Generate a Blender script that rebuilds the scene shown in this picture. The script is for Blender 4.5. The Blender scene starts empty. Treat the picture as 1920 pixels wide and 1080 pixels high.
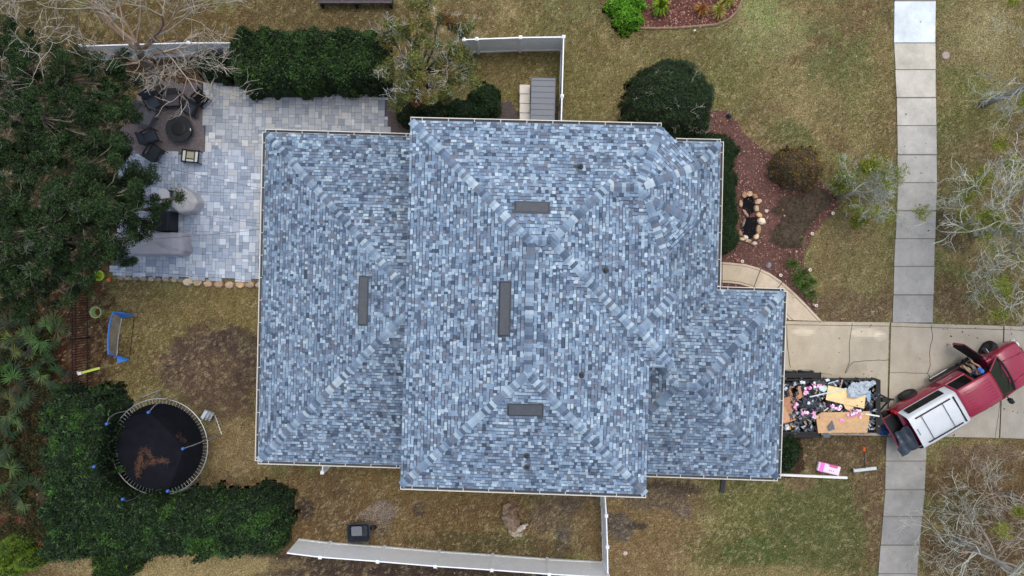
import bpy, math, random
import numpy as np
from mathutils import Vector, Matrix

C = bpy.context.scene.collection
SC = bpy.context.scene
# ------------------------------------------------------------------ camera, sky, sun, exposure
HC = 32.0            # camera height, looking straight down
FP = 1280.0          # focal length in photo pixels (24 mm equivalent at 1920 px)
cam = bpy.data.cameras.new('camera'); cam.lens = 24.0; cam.sensor_width = 36.0
cam.clip_start = 0.1; cam.clip_end = 3000
camo = bpy.data.objects.new('camera', cam); camo.location = (0, 0, HC); camo.rotation_euler = (0, 0, 0)
C.objects.link(camo); SC.camera = camo
W = bpy.data.worlds.new('World'); SC.world = W; W.use_nodes = True
nt = W.node_tree; nt.nodes.clear()
sky = nt.nodes.new('ShaderNodeTexSky'); sky.sky_type = 'NISHITA'; sky.sun_disc = False
SUN_EL, SUN_AZ = math.radians(72), math.radians(20)     # azimuth clockwise from +Y (top of the photo)
sky.sun_elevation = SUN_EL; sky.sun_rotation = SUN_AZ; sky.air_density = 1.0; sky.dust_density = 4.0; sky.ozone_density = 1.0
hs = nt.nodes.new('ShaderNodeHueSaturation'); hs.inputs['Saturation'].default_value = 0.62
bg = nt.nodes.new('ShaderNodeBackground'); bg.inputs[1].default_value = 0.15
wo = nt.nodes.new('ShaderNodeOutputWorld')
nt.links.new(sky.outputs[0], hs.inputs['Color']); nt.links.new(hs.outputs[0], bg.inputs[0]); nt.links.new(bg.outputs[0], wo.inputs[0])
sl = bpy.data.lights.new('sun', 'SUN'); sl.energy = 0.55; sl.angle = math.radians(50); sl.color = (1.0, 0.96, 0.9)
so = bpy.data.objects.new('sun', sl); C.objects.link(so); so.location = (10, 20, 60)
sd = Vector((math.sin(SUN_AZ) * math.cos(SUN_EL), math.cos(SUN_AZ) * math.cos(SUN_EL), math.sin(SUN_EL)))
so.rotation_euler = sd.to_track_quat('Z', 'Y').to_euler()
SC.view_settings.view_transform = 'Standard'; SC.view_settings.look = 'None'
SC.view_settings.exposure = 0.42; SC.view_settings.gamma = 1.0
SC.cycles.max_bounces = 6; SC.cycles.transparent_max_bounces = 12

# ------------------------------------------------------------------ helpers
RS = np.random.RandomState(7)
random.seed(5)
def P(px, py, z=0.0):
    """photo pixel and real height -> real position (the camera stands over the photo's centre)"""
    k = (HC - z) / FP
    return Vector(((px - 960) * k, (540 - py) * k, z))
def lin(r, g=None, b=None):
    c = (r, g, b) if g is not None else r
    out = []
    for v in c:
        v = v / 255.0
        out.append(v / 12.92 if v <= 0.04045 else ((v + 0.055) / 1.055) ** 2.4)
    return tuple(out)

def mat(name, color=None, rough=0.8, metal=0.0, var=0.18, vscale=6.0, bump=0.0, bscale=30.0, spec=0.3,
        alpha=1.0, coat=0.0, var2=0.0, v2scale=60.0):
    m = bpy.data.materials.new(name); m.use_nodes = True
    t = m.node_tree; b = t.nodes['Principled BSDF']; L = t.links
    if color is None:
        a = t.nodes.new('ShaderNodeAttribute'); a.attribute_name = 'col'; src = a.outputs['Color']
    else:
        a = t.nodes.new('ShaderNodeRGB'); a.outputs[0].default_value = (*color, 1); src = a.outputs[0]
    tc = t.nodes.new('ShaderNodeTexCoord')
    for (amt, sc, det) in ((var, vscale, 4), (var2, v2scale, 3)):
        if amt <= 0: continue
        n = t.nodes.new('ShaderNodeTexNoise'); n.inputs['Scale'].default_value = sc; n.inputs['Detail'].default_value = det
        n.inputs['Roughness'].default_value = 0.65
        L.new(tc.outputs['Object'], n.inputs['Vector'])
        mr = t.nodes.new('ShaderNodeMapRange'); mr.inputs[1].default_value = 0.3; mr.inputs[2].default_value = 0.7
        mr.inputs[3].default_value = 1 - amt; mr.inputs[4].default_value = 1 + amt
        L.new(n.outputs['Fac'], mr.inputs[0])
        vm = t.nodes.new('ShaderNodeVectorMath'); vm.operation = 'SCALE'
        L.new(src, vm.inputs[0]); L.new(mr.outputs[0], vm.inputs['Scale']); src = vm.outputs[0]
    L.new(src, b.inputs['Base Color'])
    b.inputs['Roughness'].default_value = rough; b.inputs['Metallic'].default_value = metal
    b.inputs['Specular IOR Level'].default_value = spec
    if coat: b.inputs['Coat Weight'].default_value = coat; b.inputs['Coat Roughness'].default_value = 0.08
    if alpha < 1: b.inputs['Alpha'].default_value = alpha
    if bump > 0:
        n = t.nodes.new('ShaderNodeTexNoise'); n.inputs['Scale'].default_value = bscale; n.inputs['Detail'].default_value = 5
        L.new(tc.outputs['Object'], n.inputs['Vector'])
        bp = t.nodes.new('ShaderNodeBump'); bp.inputs['Strength'].default_value = bump; bp.inputs['Distance'].default_value = 0.03
        L.new(n.outputs['Fac'], bp.inputs['Height']); L.new(bp.outputs[0], b.inputs['Normal'])
    return m

def leafmat(name, rough=0.55, transl=0.25):
    m = mat(name, None, rough, var=0.12, vscale=3, spec=0.25)
    t = m.node_tree; b = t.nodes['Principled BSDF']; out = t.nodes['Material Output']
    tr = t.nodes.new('ShaderNodeBsdfTranslucent'); mx = t.nodes.new('ShaderNodeMixShader'); mx.inputs[0].default_value = transl
    src = b.inputs['Base Color'].links[0].from_socket
    t.links.new(src, tr.inputs['Color']); t.links.new(b.outputs[0], mx.inputs[1]); t.links.new(tr.outputs[0], mx.inputs[2])
    t.links.new(mx.outputs[0], out.inputs['Surface'])
    return m

def link_mesh(name, me, m, parent=None, smooth=False):
    o = bpy.data.objects.new(name, me); C.objects.link(o)
    if m is not None: me.materials.append(m)
    if parent is not None: o.parent = parent
    if smooth: me.polygons.foreach_set('use_smooth', [True] * len(me.polygons))
    return o

def wmat(o):
    M = Matrix.Translation(o.location) @ Matrix.Rotation(o.rotation_euler[2], 4, 'Z')
    return wmat(o.parent) @ M if o.parent else M
def np_mesh(name, V, F, cols, m, parent=None, smooth=False):
    """V (n,3) world coords, F (k,4) or (k,3), cols (k,3) per face"""
    V = np.asarray(V, dtype=np.float64)
    if parent is not None:
        M = np.array(wmat(parent).inverted()); V = V @ M[:3, :3].T + M[:3, 3]
    F = np.asarray(F, dtype=np.int32); k = F.shape[1]
    me = bpy.data.meshes.new(name)
    me.vertices.add(len(V)); me.vertices.foreach_set('co', V.astype(np.float32).ravel())
    me.loops.add(F.size); me.loops.foreach_set('vertex_index', F.ravel())
    me.polygons.add(len(F)); me.polygons.foreach_set('loop_start', np.arange(0, F.size, k, dtype=np.int32))
    me.update(calc_edges=True)
    if cols is not None:
        at = me.color_attributes.new('col', 'FLOAT_COLOR', 'CORNER')
        c4 = np.ones((len(F), 4), dtype=np.float32); c4[:, :3] = cols
        at.data.foreach_set('color', np.repeat(c4, k, axis=0).ravel())
    me.validate()
    return link_mesh(name, me, m, parent, smooth)

class MB:
    def __init__(s): s.v = []; s.f = []; s.c = []; s.col = (0.5, 0.5, 0.5)
    def face(s, pts, col=None):
        n = len(s.v); s.v += [tuple(p) for p in pts]; s.f.append(tuple(range(n, n + len(pts)))); s.c.append(col or s.col)
    def prism(s, pts, z0, z1, col=None, bottom=True):
        """pts = list of (x,y); closed prism"""
        a = sum(pts[i][0] * pts[(i + 1) % len(pts)][1] - pts[(i + 1) % len(pts)][0] * pts[i][1] for i in range(len(pts)))
        if a < 0: pts = pts[::-1]
        n = len(s.v); k = len(pts); col = col or s.col
        s.v += [(p[0], p[1], z0) for p in pts] + [(p[0], p[1], z1) for p in pts]
        s.f.append(tuple(range(n + k, n + 2 * k))); s.c.append(col)
        if bottom: s.f.append(tuple(range(n + k - 1, n - 1, -1))); s.c.append(col)
        for i in range(k):
            j = (i + 1) % k; s.f.append((n + i, n + j, n + k + j, n + k + i)); s.c.append(col)
    def hexa(s, b, t, col=None):
        """b,t: 4 bottom and 4 top points"""
        n = len(s.v); s.v += [tuple(p) for p in b] + [tuple(p) for p in t]; col = col or s.col
        for q in ((3, 2, 1, 0), (4, 5, 6, 7), (0, 1, 5, 4), (1, 2, 6, 5), (2, 3, 7, 6), (3, 0, 4, 7)):
            s.f.append(tuple(n + i for i in q)); s.c.append(col)
    def box(s, c, d, rz=0.0, col=None, rx=0.0, ry=0.0, bev=0.0):
        M = Matrix.Translation(Vector(c)) @ Matrix.Rotation(rz, 4, 'Z') @ Matrix.Rotation(ry, 4, 'Y') @ Matrix.Rotation(rx, 4, 'X')
        x, y, z = d[0] / 2, d[1] / 2, d[2] / 2
        if bev > 0:
            g = min(bev, x * .9, y * .9, z * .9)
            n = len(s.v); col = col or s.col
            rings = [(x - g, y - g, -z), (x, y, -z + g), (x, y, z - g), (x - g, y - g, z)]
            for (a, b_, zz) in rings:
                gg = g * .6
                for (px, py) in ((a - gg, b_), (-a + gg, b_), (-a, b_ - gg), (-a, -b_ + gg), (-a + gg, -b_), (a - gg, -b_), (a, -b_ + gg), (a, b_ - gg)):
                    s.v.append(tuple(M @ Vector((px, py, zz))))
            for r in range(3):
                for i in range(8):
                    j = (i + 1) % 8; s.f.append((n + r * 8 + i, n + r * 8 + j, n + r * 8 + 8 + j, n + r * 8 + 8 + i)); s.c.append(col)
            s.f.append(tuple(n + 24 + i for i in range(8))); s.c.append(col)
            s.f.append(tuple(n + 7 - i for i in range(8))); s.c.append(col)
            return
        b = [M @ Vector(p) for p in ((-x, -y, -z), (x, -y, -z), (x, y, -z), (-x, y, -z))]
        t = [M @ Vector(p) for p in ((-x, -y, z), (x, -y, z), (x, y, z), (-x, y, z))]
        s.hexa(b, t, col)
    def tube(s, pts, rad, sides=6, col=None, cap=True):
        pts = [Vector(p) for p in pts]; k = len(pts); col = col or s.col
        if not hasattr(rad, '__len__'): rad = [rad] * k
        n = len(s.v); up = None
        for i, p in enumerate(pts):
            d = (pts[min(i + 1, k - 1)] - pts[max(i - 1, 0)])
            if d.length < 1e-9: d = Vector((0, 0, 1))
            d.normalize()
            if up is None:
                up = d.orthogonal().normalized()
            else:
                up = (up - d * up.dot(d))
                up = up.normalized() if up.length > 1e-6 else d.orthogonal().normalized()
            w = d.cross(up)
            for j in range(sides):
                a = 2 * math.pi * j / sides
                s.v.append(tuple(p + (up * math.cos(a) + w * math.sin(a)) * rad[i]))
        for i in range(k - 1):
            for j in range(sides):
                j2 = (j + 1) % sides
                s.f.append((n + i * sides + j, n + i * sides + j2, n + (i + 1) * sides + j2, n + (i + 1) * sides + j)); s.c.append(col)
        if cap:
            s.f.append(tuple(n + sides - 1 - j for j in range(sides))); s.c.append(col)
            s.f.append(tuple(n + (k - 1) * sides + j for j in range(sides))); s.c.append(col)
    def lathe(s, c, prof, sides=24, col=None, sx=1, sy=1):
        """prof list of (r,z) bottom to top outside"""
        n = len(s.v); col = col or s.col; k = len(prof)
        for (r, z) in prof:
            for j in range(sides):
                a = 2 * math.pi * j / sides; s.v.append((c[0] + r * sx * math.cos(a), c[1] + r * sy * math.sin(a), c[2] + z))
        for i in range(k - 1):
            for j in range(sides):
                j2 = (j + 1) % sides
                s.f.append((n + i * sides + j, n + i * sides + j2, n + (i + 1) * sides + j2, n + (i + 1) * sides + j)); s.c.append(col)
        s.f.append(tuple(n + sides - 1 - j for j in range(sides))); s.c.append(col)
        s.f.append(tuple(n + (k - 1) * sides + j for j in range(sides))); s.c.append(col)
    def build(s, name, m, parent=None, smooth=False, local=False):
        V = [Vector(p) for p in s.v]
        if parent is not None and not local:
            M = wmat(parent).inverted()
            V = [M @ p for p in V]
        me = bpy.data.meshes.new(name); me.from_pydata([tuple(p) for p in V], [], s.f); me.update()
        at = me.color_attributes.new('col', 'FLOAT_COLOR', 'CORNER')
        buf = []
        for f, c in zip(s.f, s.c): buf += [c[0], c[1], c[2], 1.0] * len(f)
        if len(buf) == len(me.loops) * 4: at.data.foreach_set('color', buf)
        return link_mesh(name, me, m, parent, smooth)

def tag(o, label=None, cat=None, group=None, kind=None):
    if label: o['label'] = label
    if cat: o['category'] = cat
    if group: o['group'] = group
    if kind: o['kind'] = kind
    return o
def thing(name, label, cat, loc=(0, 0, 0), rz=0.0, group=None):
    o = bpy.data.objects.new(name, None); C.objects.link(o); o.empty_display_size = 0.2
    o.location = loc; o.rotation_euler = (0, 0, rz)
    return tag(o, label, cat, group)
def dup(root, loc, rz=0.0, label=None, group=None):
    r = root.copy(); C.objects.link(r); r.location = loc; r.rotation_euler = (0, 0, rz)
    if label: r['label'] = label
    if group: r['group'] = group
    for ch in list(root.children):
        c = ch.copy(); C.objects.link(c); c.parent = r
        for g in ch.children:
            d = g.copy(); C.objects.link(d); d.parent = c
    return r

# value noise on numpy arrays
def _lat(seed): return np.random.RandomState(seed).rand(256, 256)
_LAT = {}
def vnoise(x, y, seed=0):
    if seed not in _LAT: _LAT[seed] = _lat(seed)
    Lt = _LAT[seed]
    xi = np.floor(x).astype(int); yi = np.floor(y).astype(int); fx = x - xi; fy = y - yi
    fx = fx * fx * (3 - 2 * fx); fy = fy * fy * (3 - 2 * fy)
    a = Lt[xi & 255, yi & 255]; b = Lt[(xi + 1) & 255, yi & 255]; c = Lt[xi & 255, (yi + 1) & 255]; d = Lt[(xi + 1) & 255, (yi + 1) & 255]
    return (a * (1 - fx) + b * fx) * (1 - fy) + (c * (1 - fx) + d * fx) * fy
def fbm(x, y, seed=0, oc=4):
    s = 0; a = 0.5; n = 0
    for i in range(oc): s = s + a * vnoise(x * 2 ** i, y * 2 ** i, seed + i); n += a; a *= .55
    return s / n
def sstep(a, b, x): t = np.clip((x - a) / (b - a), 0, 1); return t * t * (3 - 2 * t)

# polygons in photo pixels (ground level)
def inpoly(px, py, poly):
    ins = np.zeros(px.shape, bool); n = len(poly)
    for i in range(n):
        x1, y1 = poly[i]; x2, y2 = poly[(i + 1) % n]
        c = ((y1 > py) != (y2 > py)) & (px < (x2 - x1) * (py - y1) / ((y2 - y1) if y2 != y1 else 1e-9) + x1)
        ins ^= c
    return ins

# ------------------------------------------------------------------ the ground
def axis(lo, hi, st, far):
    a = list(np.arange(lo, hi + 1e-6, st)); d = st; x = hi; y = lo; r = []; l = []
    while x < far: d *= 1.5; x += d; y -= d; r.append(x); l.append(y)
    return np.array(l[::-1] + a + r)
gx = axis(-26, 26, 0.09, 900); gy = axis(-15.5, 15.5, 0.09, 900)
GX, GY = np.meshgrid(gx, gy)
PX = 960 + GX * 40; PY = 540 - GY * 40
n1 = fbm(GX * .45, GY * .45, 1); n2 = fbm(GX * 1.6, GY * 1.6, 11); n3 = fbm(GX * 6, GY * 6, 21)
col = np.zeros(GX.shape + (3,))
def A3(t): return np.array(lin(*t))
base = A3((112, 99, 66)); straw = A3((136, 119, 84)); green = A3((80, 88, 48)); brown = A3((94, 73, 52))
col[:] = base
def mixin(c, m): 
    global col
    col = col * (1 - m[..., None]) + c * m[..., None]
mixin(straw, sstep(.42, .7, n2) * .6); mixin(green, sstep(.45, .62, n1) * .6); mixin(A3((92, 100, 56)), sstep(.5, .66, fbm(GX * 1.1 + 3, GY * 1.1, 33)) * .45); mixin(brown, sstep(.46, .66, fbm(GX * .8 + 9, GY * .8, 31)) * .6)
BL = [  # cx, cy, rx, ry, colour as seen, strength, edge noise
 (560,60,260,80,(98,82,52),.7,.5),(300,60,200,80,(90,72,45),.7,.5),(1000,120,140,110,(96,84,50),.6,.5),(620,30,160,40,(80,68,46),.6,.5),
 (1230,150,220,100,(104,96,58),.5,.5),(1440,60,70,60,(138,138,94),.5,.8),(1420,10,60,40,(118,130,76),.5,.7),(1600,30,60,40,(110,90,62),.6,.6),
 (1840,90,90,110,(122,113,78),.7,.5),(1810,200,60,60,(100,98,52),.5,.5),(1600,200,90,60,(112,104,66),.5,.5),(1380,120,80,60,(100,98,58),.5,.5),
 (1660,150,22,160,(104,92,58),.5,.6),(1500,160,60,60,(124,112,78),.6,.6),(1555,120,50,35,(88,94,54),.6,.6),(1470,240,40,30,(84,88,50),.5,.6),(1850,60,40,50,(140,130,96),.6,.6),(1800,150,50,30,(96,100,54),.6,.6),(1500,560,24,18,(92,98,54),.6,.6),(1600,440,40,30,(132,118,84),.6,.6),(1480,900,40,60,(84,88,48),.5,.6),(1500,1020,60,50,(96,100,54),.5,.6),(1600,480,70,90,(118,104,72),.6,.5),(1600,575,80,35,(96,78,62),.8,.5),(1800,570,70,40,(98,80,62),.8,.5),(1800,350,60,110,(104,94,62),.6,.5),
 (330,600,190,70,(110,96,58),.8,.4),(230,690,80,60,(92,78,46),.8,.5),(420,560,80,40,(112,96,60),.6,.5),(300,740,90,30,(92,84,50),.6,.5),
 (400,690,95,80,(84,66,56),.95,.45),(350,665,45,35,(74,58,52),.6,.5),(440,640,45,25,(62,50,50),.7,.6),(460,700,20,55,(64,52,50),.7,.5),(420,770,60,25,(80,64,54),.8,.5),
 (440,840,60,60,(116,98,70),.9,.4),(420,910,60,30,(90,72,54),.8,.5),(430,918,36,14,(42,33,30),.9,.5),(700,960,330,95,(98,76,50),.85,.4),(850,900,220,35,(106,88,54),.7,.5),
 (620,950,60,60,(84,66,50),.6,.5),(575,955,16,20,(52,44,42),.85,.6),(715,960,32,20,(118,106,104),.75,.7),(712,985,22,20,(96,84,80),.6,.7),(785,955,10,12,(66,54,50),.8,.5),
 (1060,960,60,55,(88,74,66),.7,.6),(1075,952,22,15,(66,60,66),.8,.6),(1055,1010,20,30,(74,68,72),.75,.7),(1092,1015,10,22,(58,52,54),.8,.5),(1000,1030,120,25,(72,60,42),.7,.5),
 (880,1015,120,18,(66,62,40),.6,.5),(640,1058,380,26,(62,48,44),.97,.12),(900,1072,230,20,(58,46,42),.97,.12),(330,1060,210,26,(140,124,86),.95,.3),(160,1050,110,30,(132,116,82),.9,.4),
 (1200,1000,130,90,(112,90,62),.85,.4),(1240,915,80,14,(70,58,52),.85,.5),(1230,940,60,22,(86,74,66),.75,.6),(1160,985,26,28,(76,70,72),.8,.6),(1190,985,22,7,(54,48,48),.8,.5),
 (1280,960,22,12,(86,76,76),.7,.6),(1420,960,90,80,(92,92,50),.8,.5),(1400,1030,110,50,(86,84,46),.8,.5),(1540,980,110,110,(78,82,46),.85,.45),(1420,1035,60,30,(66,80,38),.7,.6),
 (1560,830,100,60,(86,70,52),.9,.4),(1630,900,30,90,(94,76,56),.8,.5),(1640,985,18,90,(98,78,58),.7,.5),(1500,905,30,14,(108,86,66),.7,.6),(1430,1075,140,16,(126,110,76),.6,.5),
 (1850,900,110,60,(92,72,50),.9,.4),(1850,1020,110,90,(84,66,48),.9,.4),(1800,960,50,40,(76,72,40),.6,.6),(1850,850,80,20,(106,88,74),.7,.5),
 (1775,430,45,40,(70,62,52),.7,.5),(1870,560,60,60,(84,80,48),.7,.5),
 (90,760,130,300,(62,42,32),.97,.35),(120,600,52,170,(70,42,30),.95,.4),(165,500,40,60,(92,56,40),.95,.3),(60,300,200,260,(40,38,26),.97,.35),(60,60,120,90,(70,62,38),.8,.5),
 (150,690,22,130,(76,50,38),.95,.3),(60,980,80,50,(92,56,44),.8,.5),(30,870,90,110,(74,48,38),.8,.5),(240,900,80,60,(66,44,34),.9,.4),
 (330,120,130,45,(84,62,48),.9,.4),(1110,925,20,10,(80,62,46),.7,.5),
]
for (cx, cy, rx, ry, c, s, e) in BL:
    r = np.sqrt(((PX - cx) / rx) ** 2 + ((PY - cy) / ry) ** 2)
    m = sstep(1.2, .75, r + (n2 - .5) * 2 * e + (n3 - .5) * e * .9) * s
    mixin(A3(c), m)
# every edge of the beds and slabs has a strip of trimmed dark soil
nb = fbm(GX * 3.0, GY * 3.0, 41)
n5 = fbm(GX * 11, GY * 11, 45)
mixin(A3((150, 134, 100)), sstep(.52, .72, n3) * .2); mixin(A3((66, 60, 38)), sstep(.52, .74, nb) * .22)
mixin(A3((150, 136, 108)), sstep(.6, .75, n5) * .4)
col *= (0.72 + .56 * n5)[..., None]
lumc = col.mean(-1, keepdims=True); col = (lumc + (col - lumc) * .92) * 1.17 * np.array([.98, 1.01, .95])
GZ = (fbm(GX * .3, GY * .3, 51) - .5) * .0
ny, nx = GX.shape
idx = np.arange(nx * ny).reshape(ny, nx)
F = np.stack([idx[:-1, :-1], idx[:-1, 1:], idx[1:, 1:], idx[1:, :-1]], -1).reshape(-1, 4)
me = bpy.data.meshes.new('lawn'); V = np.stack([GX, GY, GZ], -1).reshape(-1, 3)
me.vertices.add(len(V)); me.vertices.foreach_set('co', V.astype(np.float32).ravel())
me.loops.add(F.size); me.loops.foreach_set('vertex_index', F.ravel().astype(np.int32)); me.polygons.add(len(F))
me.polygons.foreach_set('loop_start', np.arange(0, F.size, 4, dtype=np.int32)); me.update(calc_edges=True)
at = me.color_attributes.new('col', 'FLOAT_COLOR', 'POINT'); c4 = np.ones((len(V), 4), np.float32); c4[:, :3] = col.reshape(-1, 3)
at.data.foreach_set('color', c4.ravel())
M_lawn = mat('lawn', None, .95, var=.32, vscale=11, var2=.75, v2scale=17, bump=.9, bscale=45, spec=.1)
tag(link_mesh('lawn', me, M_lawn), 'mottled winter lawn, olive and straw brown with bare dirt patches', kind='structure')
def ground_col(px, py):
    X = (px - 960) / 40.0; Y = (540 - py) / 40.0
    i = np.clip(np.searchsorted(gx, X), 0, nx - 1); j = np.clip(np.searchsorted(gy, Y), 0, ny - 1)
    return col[j, i]
# ------------------------------------------------------------------ paving
M_conc = mat('concrete', None, .9, var=.07, vscale=1.5, var2=.10, v2scale=25, bump=.25, bscale=60, spec=.2)
def panel(V, F, K, q, z, step, cf):
    """bilinear slab from four photo pixels (nw, ne, se, sw); cf(px,py) -> colours; adds top and skirts"""
    c = [np.array(P(x, y, z)[:2]) for x, y in q]
    nu = max(1, int(np.linalg.norm(c[1] - c[0]) / step)); nv = max(1, int(np.linalg.norm(c[3] - c[0]) / step))
    u, v = np.meshgrid(np.linspace(0, 1, nu + 1), np.linspace(0, 1, nv + 1))
    X = ((c[0][0] * (1 - u) + c[1][0] * u) * (1 - v) + (c[3][0] * (1 - u) + c[2][0] * u) * v)
    Y = ((c[0][1] * (1 - u) + c[1][1] * u) * (1 - v) + (c[3][1] * (1 - u) + c[2][1] * u) * v)
    n0 = sum(len(a) for a in V)
    V.append(np.stack([X, Y, np.full(X.shape, z)], -1).reshape(-1, 3))
    i = np.arange((nu + 1) * (nv + 1)).reshape(nv + 1, nu + 1) + n0
    f = np.stack([i[1:, :-1], i[1:, 1:], i[:-1, 1:], i[:-1, :-1]], -1).reshape(-1, 4); F.append(f)
    cx = (X[1:, 1:] + X[:-1, :-1]) / 2; cy = (Y[1:, 1:] + Y[:-1, :-1]) / 2
    K.append(cf(960 + cx * 40, 540 - cy * 40).reshape(-1, 3))
    base = n0 + (nu + 1) * (nv + 1)
    ring = [c[0], c[1], c[2], c[3]]
    V.append(np.array([[p[0], p[1], z] for p in ring] + [[p[0], p[1], -.02] for p in ring]))
    F.append(np.array([[base + k, base + (k + 1) % 4, base + 4 + (k + 1) % 4, base + 4 + k] for k in range(4)]))
    K.append(np.tile(cf(np.array([q[0][0]]), np.array([q[0][1]])).reshape(1, 3) * .7, (4, 1)))
def strip(V, F, K, pts, w, z, c):
    """thin flat band along photo pixels"""
    Q = [P(x, y, z) for x, y in pts]
    for a, b in zip(Q[:-1], Q[1:]):
        d = (b - a); n = Vector((-d.y, d.x, 0)).normalized() * w / 2
        n0 = sum(len(q) for q in V)
        V.append(np.array([list(a - n), list(b - n), list(b + n), list(a + n)])); F.append(np.array([[n0, n0 + 1, n0 + 2, n0 + 3]]))
        K.append(np.array([c]))
# sidewalk
sw_y = [-420, 0, 80, 183, 340, 395, 500, 605]; sw_l = [1678, 1678, 1677, 1682, 1684, 1682, 1677, 1674]; sw_r = [1754, 1755, 1754, 1755, 1757, 1755, 1752, 1749]
sy2 = [818, 865, 920, 1020, 1080, 1400]; sl2 = [1663, 1661, 1660, 1652, 1647, 1621]; sr2 = [1738, 1736, 1734, 1724, 1720, 1694]
slabs = [(-a_ - 52, -a_) for a_ in (369, 316, 263, 210, 157, 104)] + [(-103, -51), (-50, 0), (2, 80), (81, 130), (131, 182), (184, 235), (236, 289), (291, 342), (343, 394), (396, 447), (448, 499), (500, 552), (554, 605)]
V = []; F = []; K = []
scol = [(182, 180, 174)] * 6 + [(200, 206, 208), (214, 224, 228), (210, 221, 226), (190, 186, 174), (190, 187, 177), (187, 184, 176), (178, 176, 170), (172, 171, 166), (169, 168, 163), (166, 165, 161), (163, 162, 159), (160, 160, 157), (150, 150, 148)]
def slabcf(c0, edge):
    c0 = np.array(lin(*c0))
    def f(px, py):
        n = fbm(px / 30., py / 30., 61); n_ = fbm(px / 7., py / 7., 65)
        k = (.78 + .44 * n) * (.88 + .24 * n_)
        return c0[None, :] * k.reshape(-1, 1)
    return f
rl = np.random.RandomState(3)
for (ys, ls, rs, sls, cols) in ((sw_y, sw_l, sw_r, slabs, scol), (sy2, sl2, sr2, [(818, 864), (865, 917), (919, 968), (969, 1021), (1023, 1075), (1076, 1128), (1129, 1181), (1182, 1234), (1235, 1287), (1288, 1340), (1341, 1393)],
                     [(150, 149, 144), (148, 148, 144), (147, 147, 144), (143, 142, 140), (151, 150, 146), (146, 145, 142)] + [(148, 147, 144)] * 5)):
    for (a, b), c in zip(sls, cols):
        la, lb, ra, rb = [np.interp(t, ys, w) for t, w in ((a, ls), (b, ls), (a, rs), (b, rs))]
        g = .35 if (b - a) % 2 else .5
        j = rl.uniform(-.5, .5)
        panel(V, F, K, [(la + j, a + g), (ra + j, a + g), (rb + j, b - g), (lb + j, b - g)], .05, .1, slabcf(c, 0))
# worn light band at the head of the third slab
for ys, ls, rs_ in ((sw_y, sw_l, sw_r), (sy2, sl2, sr2)):
    for i in range(len(ys) - 1): panel(V, F, K, [(ls[i] + .6, ys[i]), (rs_[i] - .6, ys[i]), (rs_[i + 1] - .6, ys[i + 1]), (ls[i + 1] + .6, ys[i + 1])], .036, .5, lambda px, py: np.tile(np.array(lin(122, 119, 113)), (np.asarray(px).size, 1)))
tag(np_mesh('sidewalk', np.concatenate(V), np.concatenate(F), np.concatenate(K), M_conc), 'concrete sidewalk of grey slabs, the topmost slab nearly white', kind='structure')
# driveway
V = []; F = []; K = []
def dcf(px, py):
    n = fbm(px / 60., py / 60., 71); m = fbm(px / 12., py / 25., 75)
    t = np.clip((px - 1480) / 420, 0, 1)
    c = np.array(lin(188, 177, 156))[None] * (1 - t.reshape(-1, 1)) + np.array(lin(160, 156, 146))[None] * t.reshape(-1, 1)
    c = c * ((.82 + .3 * n) * (.9 + .2 * m)).reshape(-1, 1)
    for (cx, cy, rx, ry, s) in ((1505, 622, 22, 7, .35), (1622, 624, 30, 8, .35), (1650, 630, 12, 8, .25), (1600, 690, 30, 10, -.10), (1700, 770, 20, 30, -.10)):
        r = np.sqrt(((px - cx) / rx) ** 2 + ((py - cy) / ry) ** 2) + (n - .5)
        c = c * (1 + s * sstep(1.1, .6, r)).reshape(-1, 1)
    return c
for q in ([(1380, 601), (1668, 604.6), (1667.5, 611), (1380, 607)], [(1380, 608), (1667, 612), (1662, 817), (1380, 814)],
          [(1671, 605), (1881, 611), (1881, 617.5), (1671, 611.5)], [(1671, 612.5), (1881, 618.5), (1873, 821), (1665, 817)],
          [(1883.5, 611), (2060, 618), (2060, 624), (1883.5, 617.5)], [(1883.5, 618.5), (2060, 625), (2060, 828), (1875.5, 821)]):
    panel(V, F, K, q, .05, .1, dcf)
kc = np.array(lin(72, 66, 62))
for pts, w in (([(1474, 604), (1476, 640), (1478, 660), (1482, 690)], .03), ([(1598, 606), (1596, 620), (1592, 650), (1593, 680), (1584, 700)], .028),
            ([(1586, 700), (1592, 685), (1602, 678), (1630, 676), (1667, 675)], .025), ([(1746, 610), (1749, 630), (1743, 660), (1744, 685), (1739, 700), (1745, 712)], .03),
            ([(1667, 699), (1690, 698), (1715, 700), (1740, 700)], .022), ([(1866, 820), (1872, 780), (1876, 740)], .02), ([(1500, 705), (1540, 700), (1560, 703)], .015)):
    P2 = [pts[0]]
    for a, b in zip(pts[:-1], pts[1:]):
        for k in range(1, 5):
            P2.append((a[0] + (b[0] - a[0]) * k / 4 + rl.uniform(-.7, .7), a[1] + (b[1] - a[1]) * k / 4 + rl.uniform(-.7, .7)))
    strip(V, F, K, P2, w, .054, kc)
tag(np_mesh('driveway', np.concatenate(V), np.concatenate(F), np.concatenate(K), M_conc), 'tan concrete driveway with fine cracks and dark joints', kind='structure')
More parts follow.
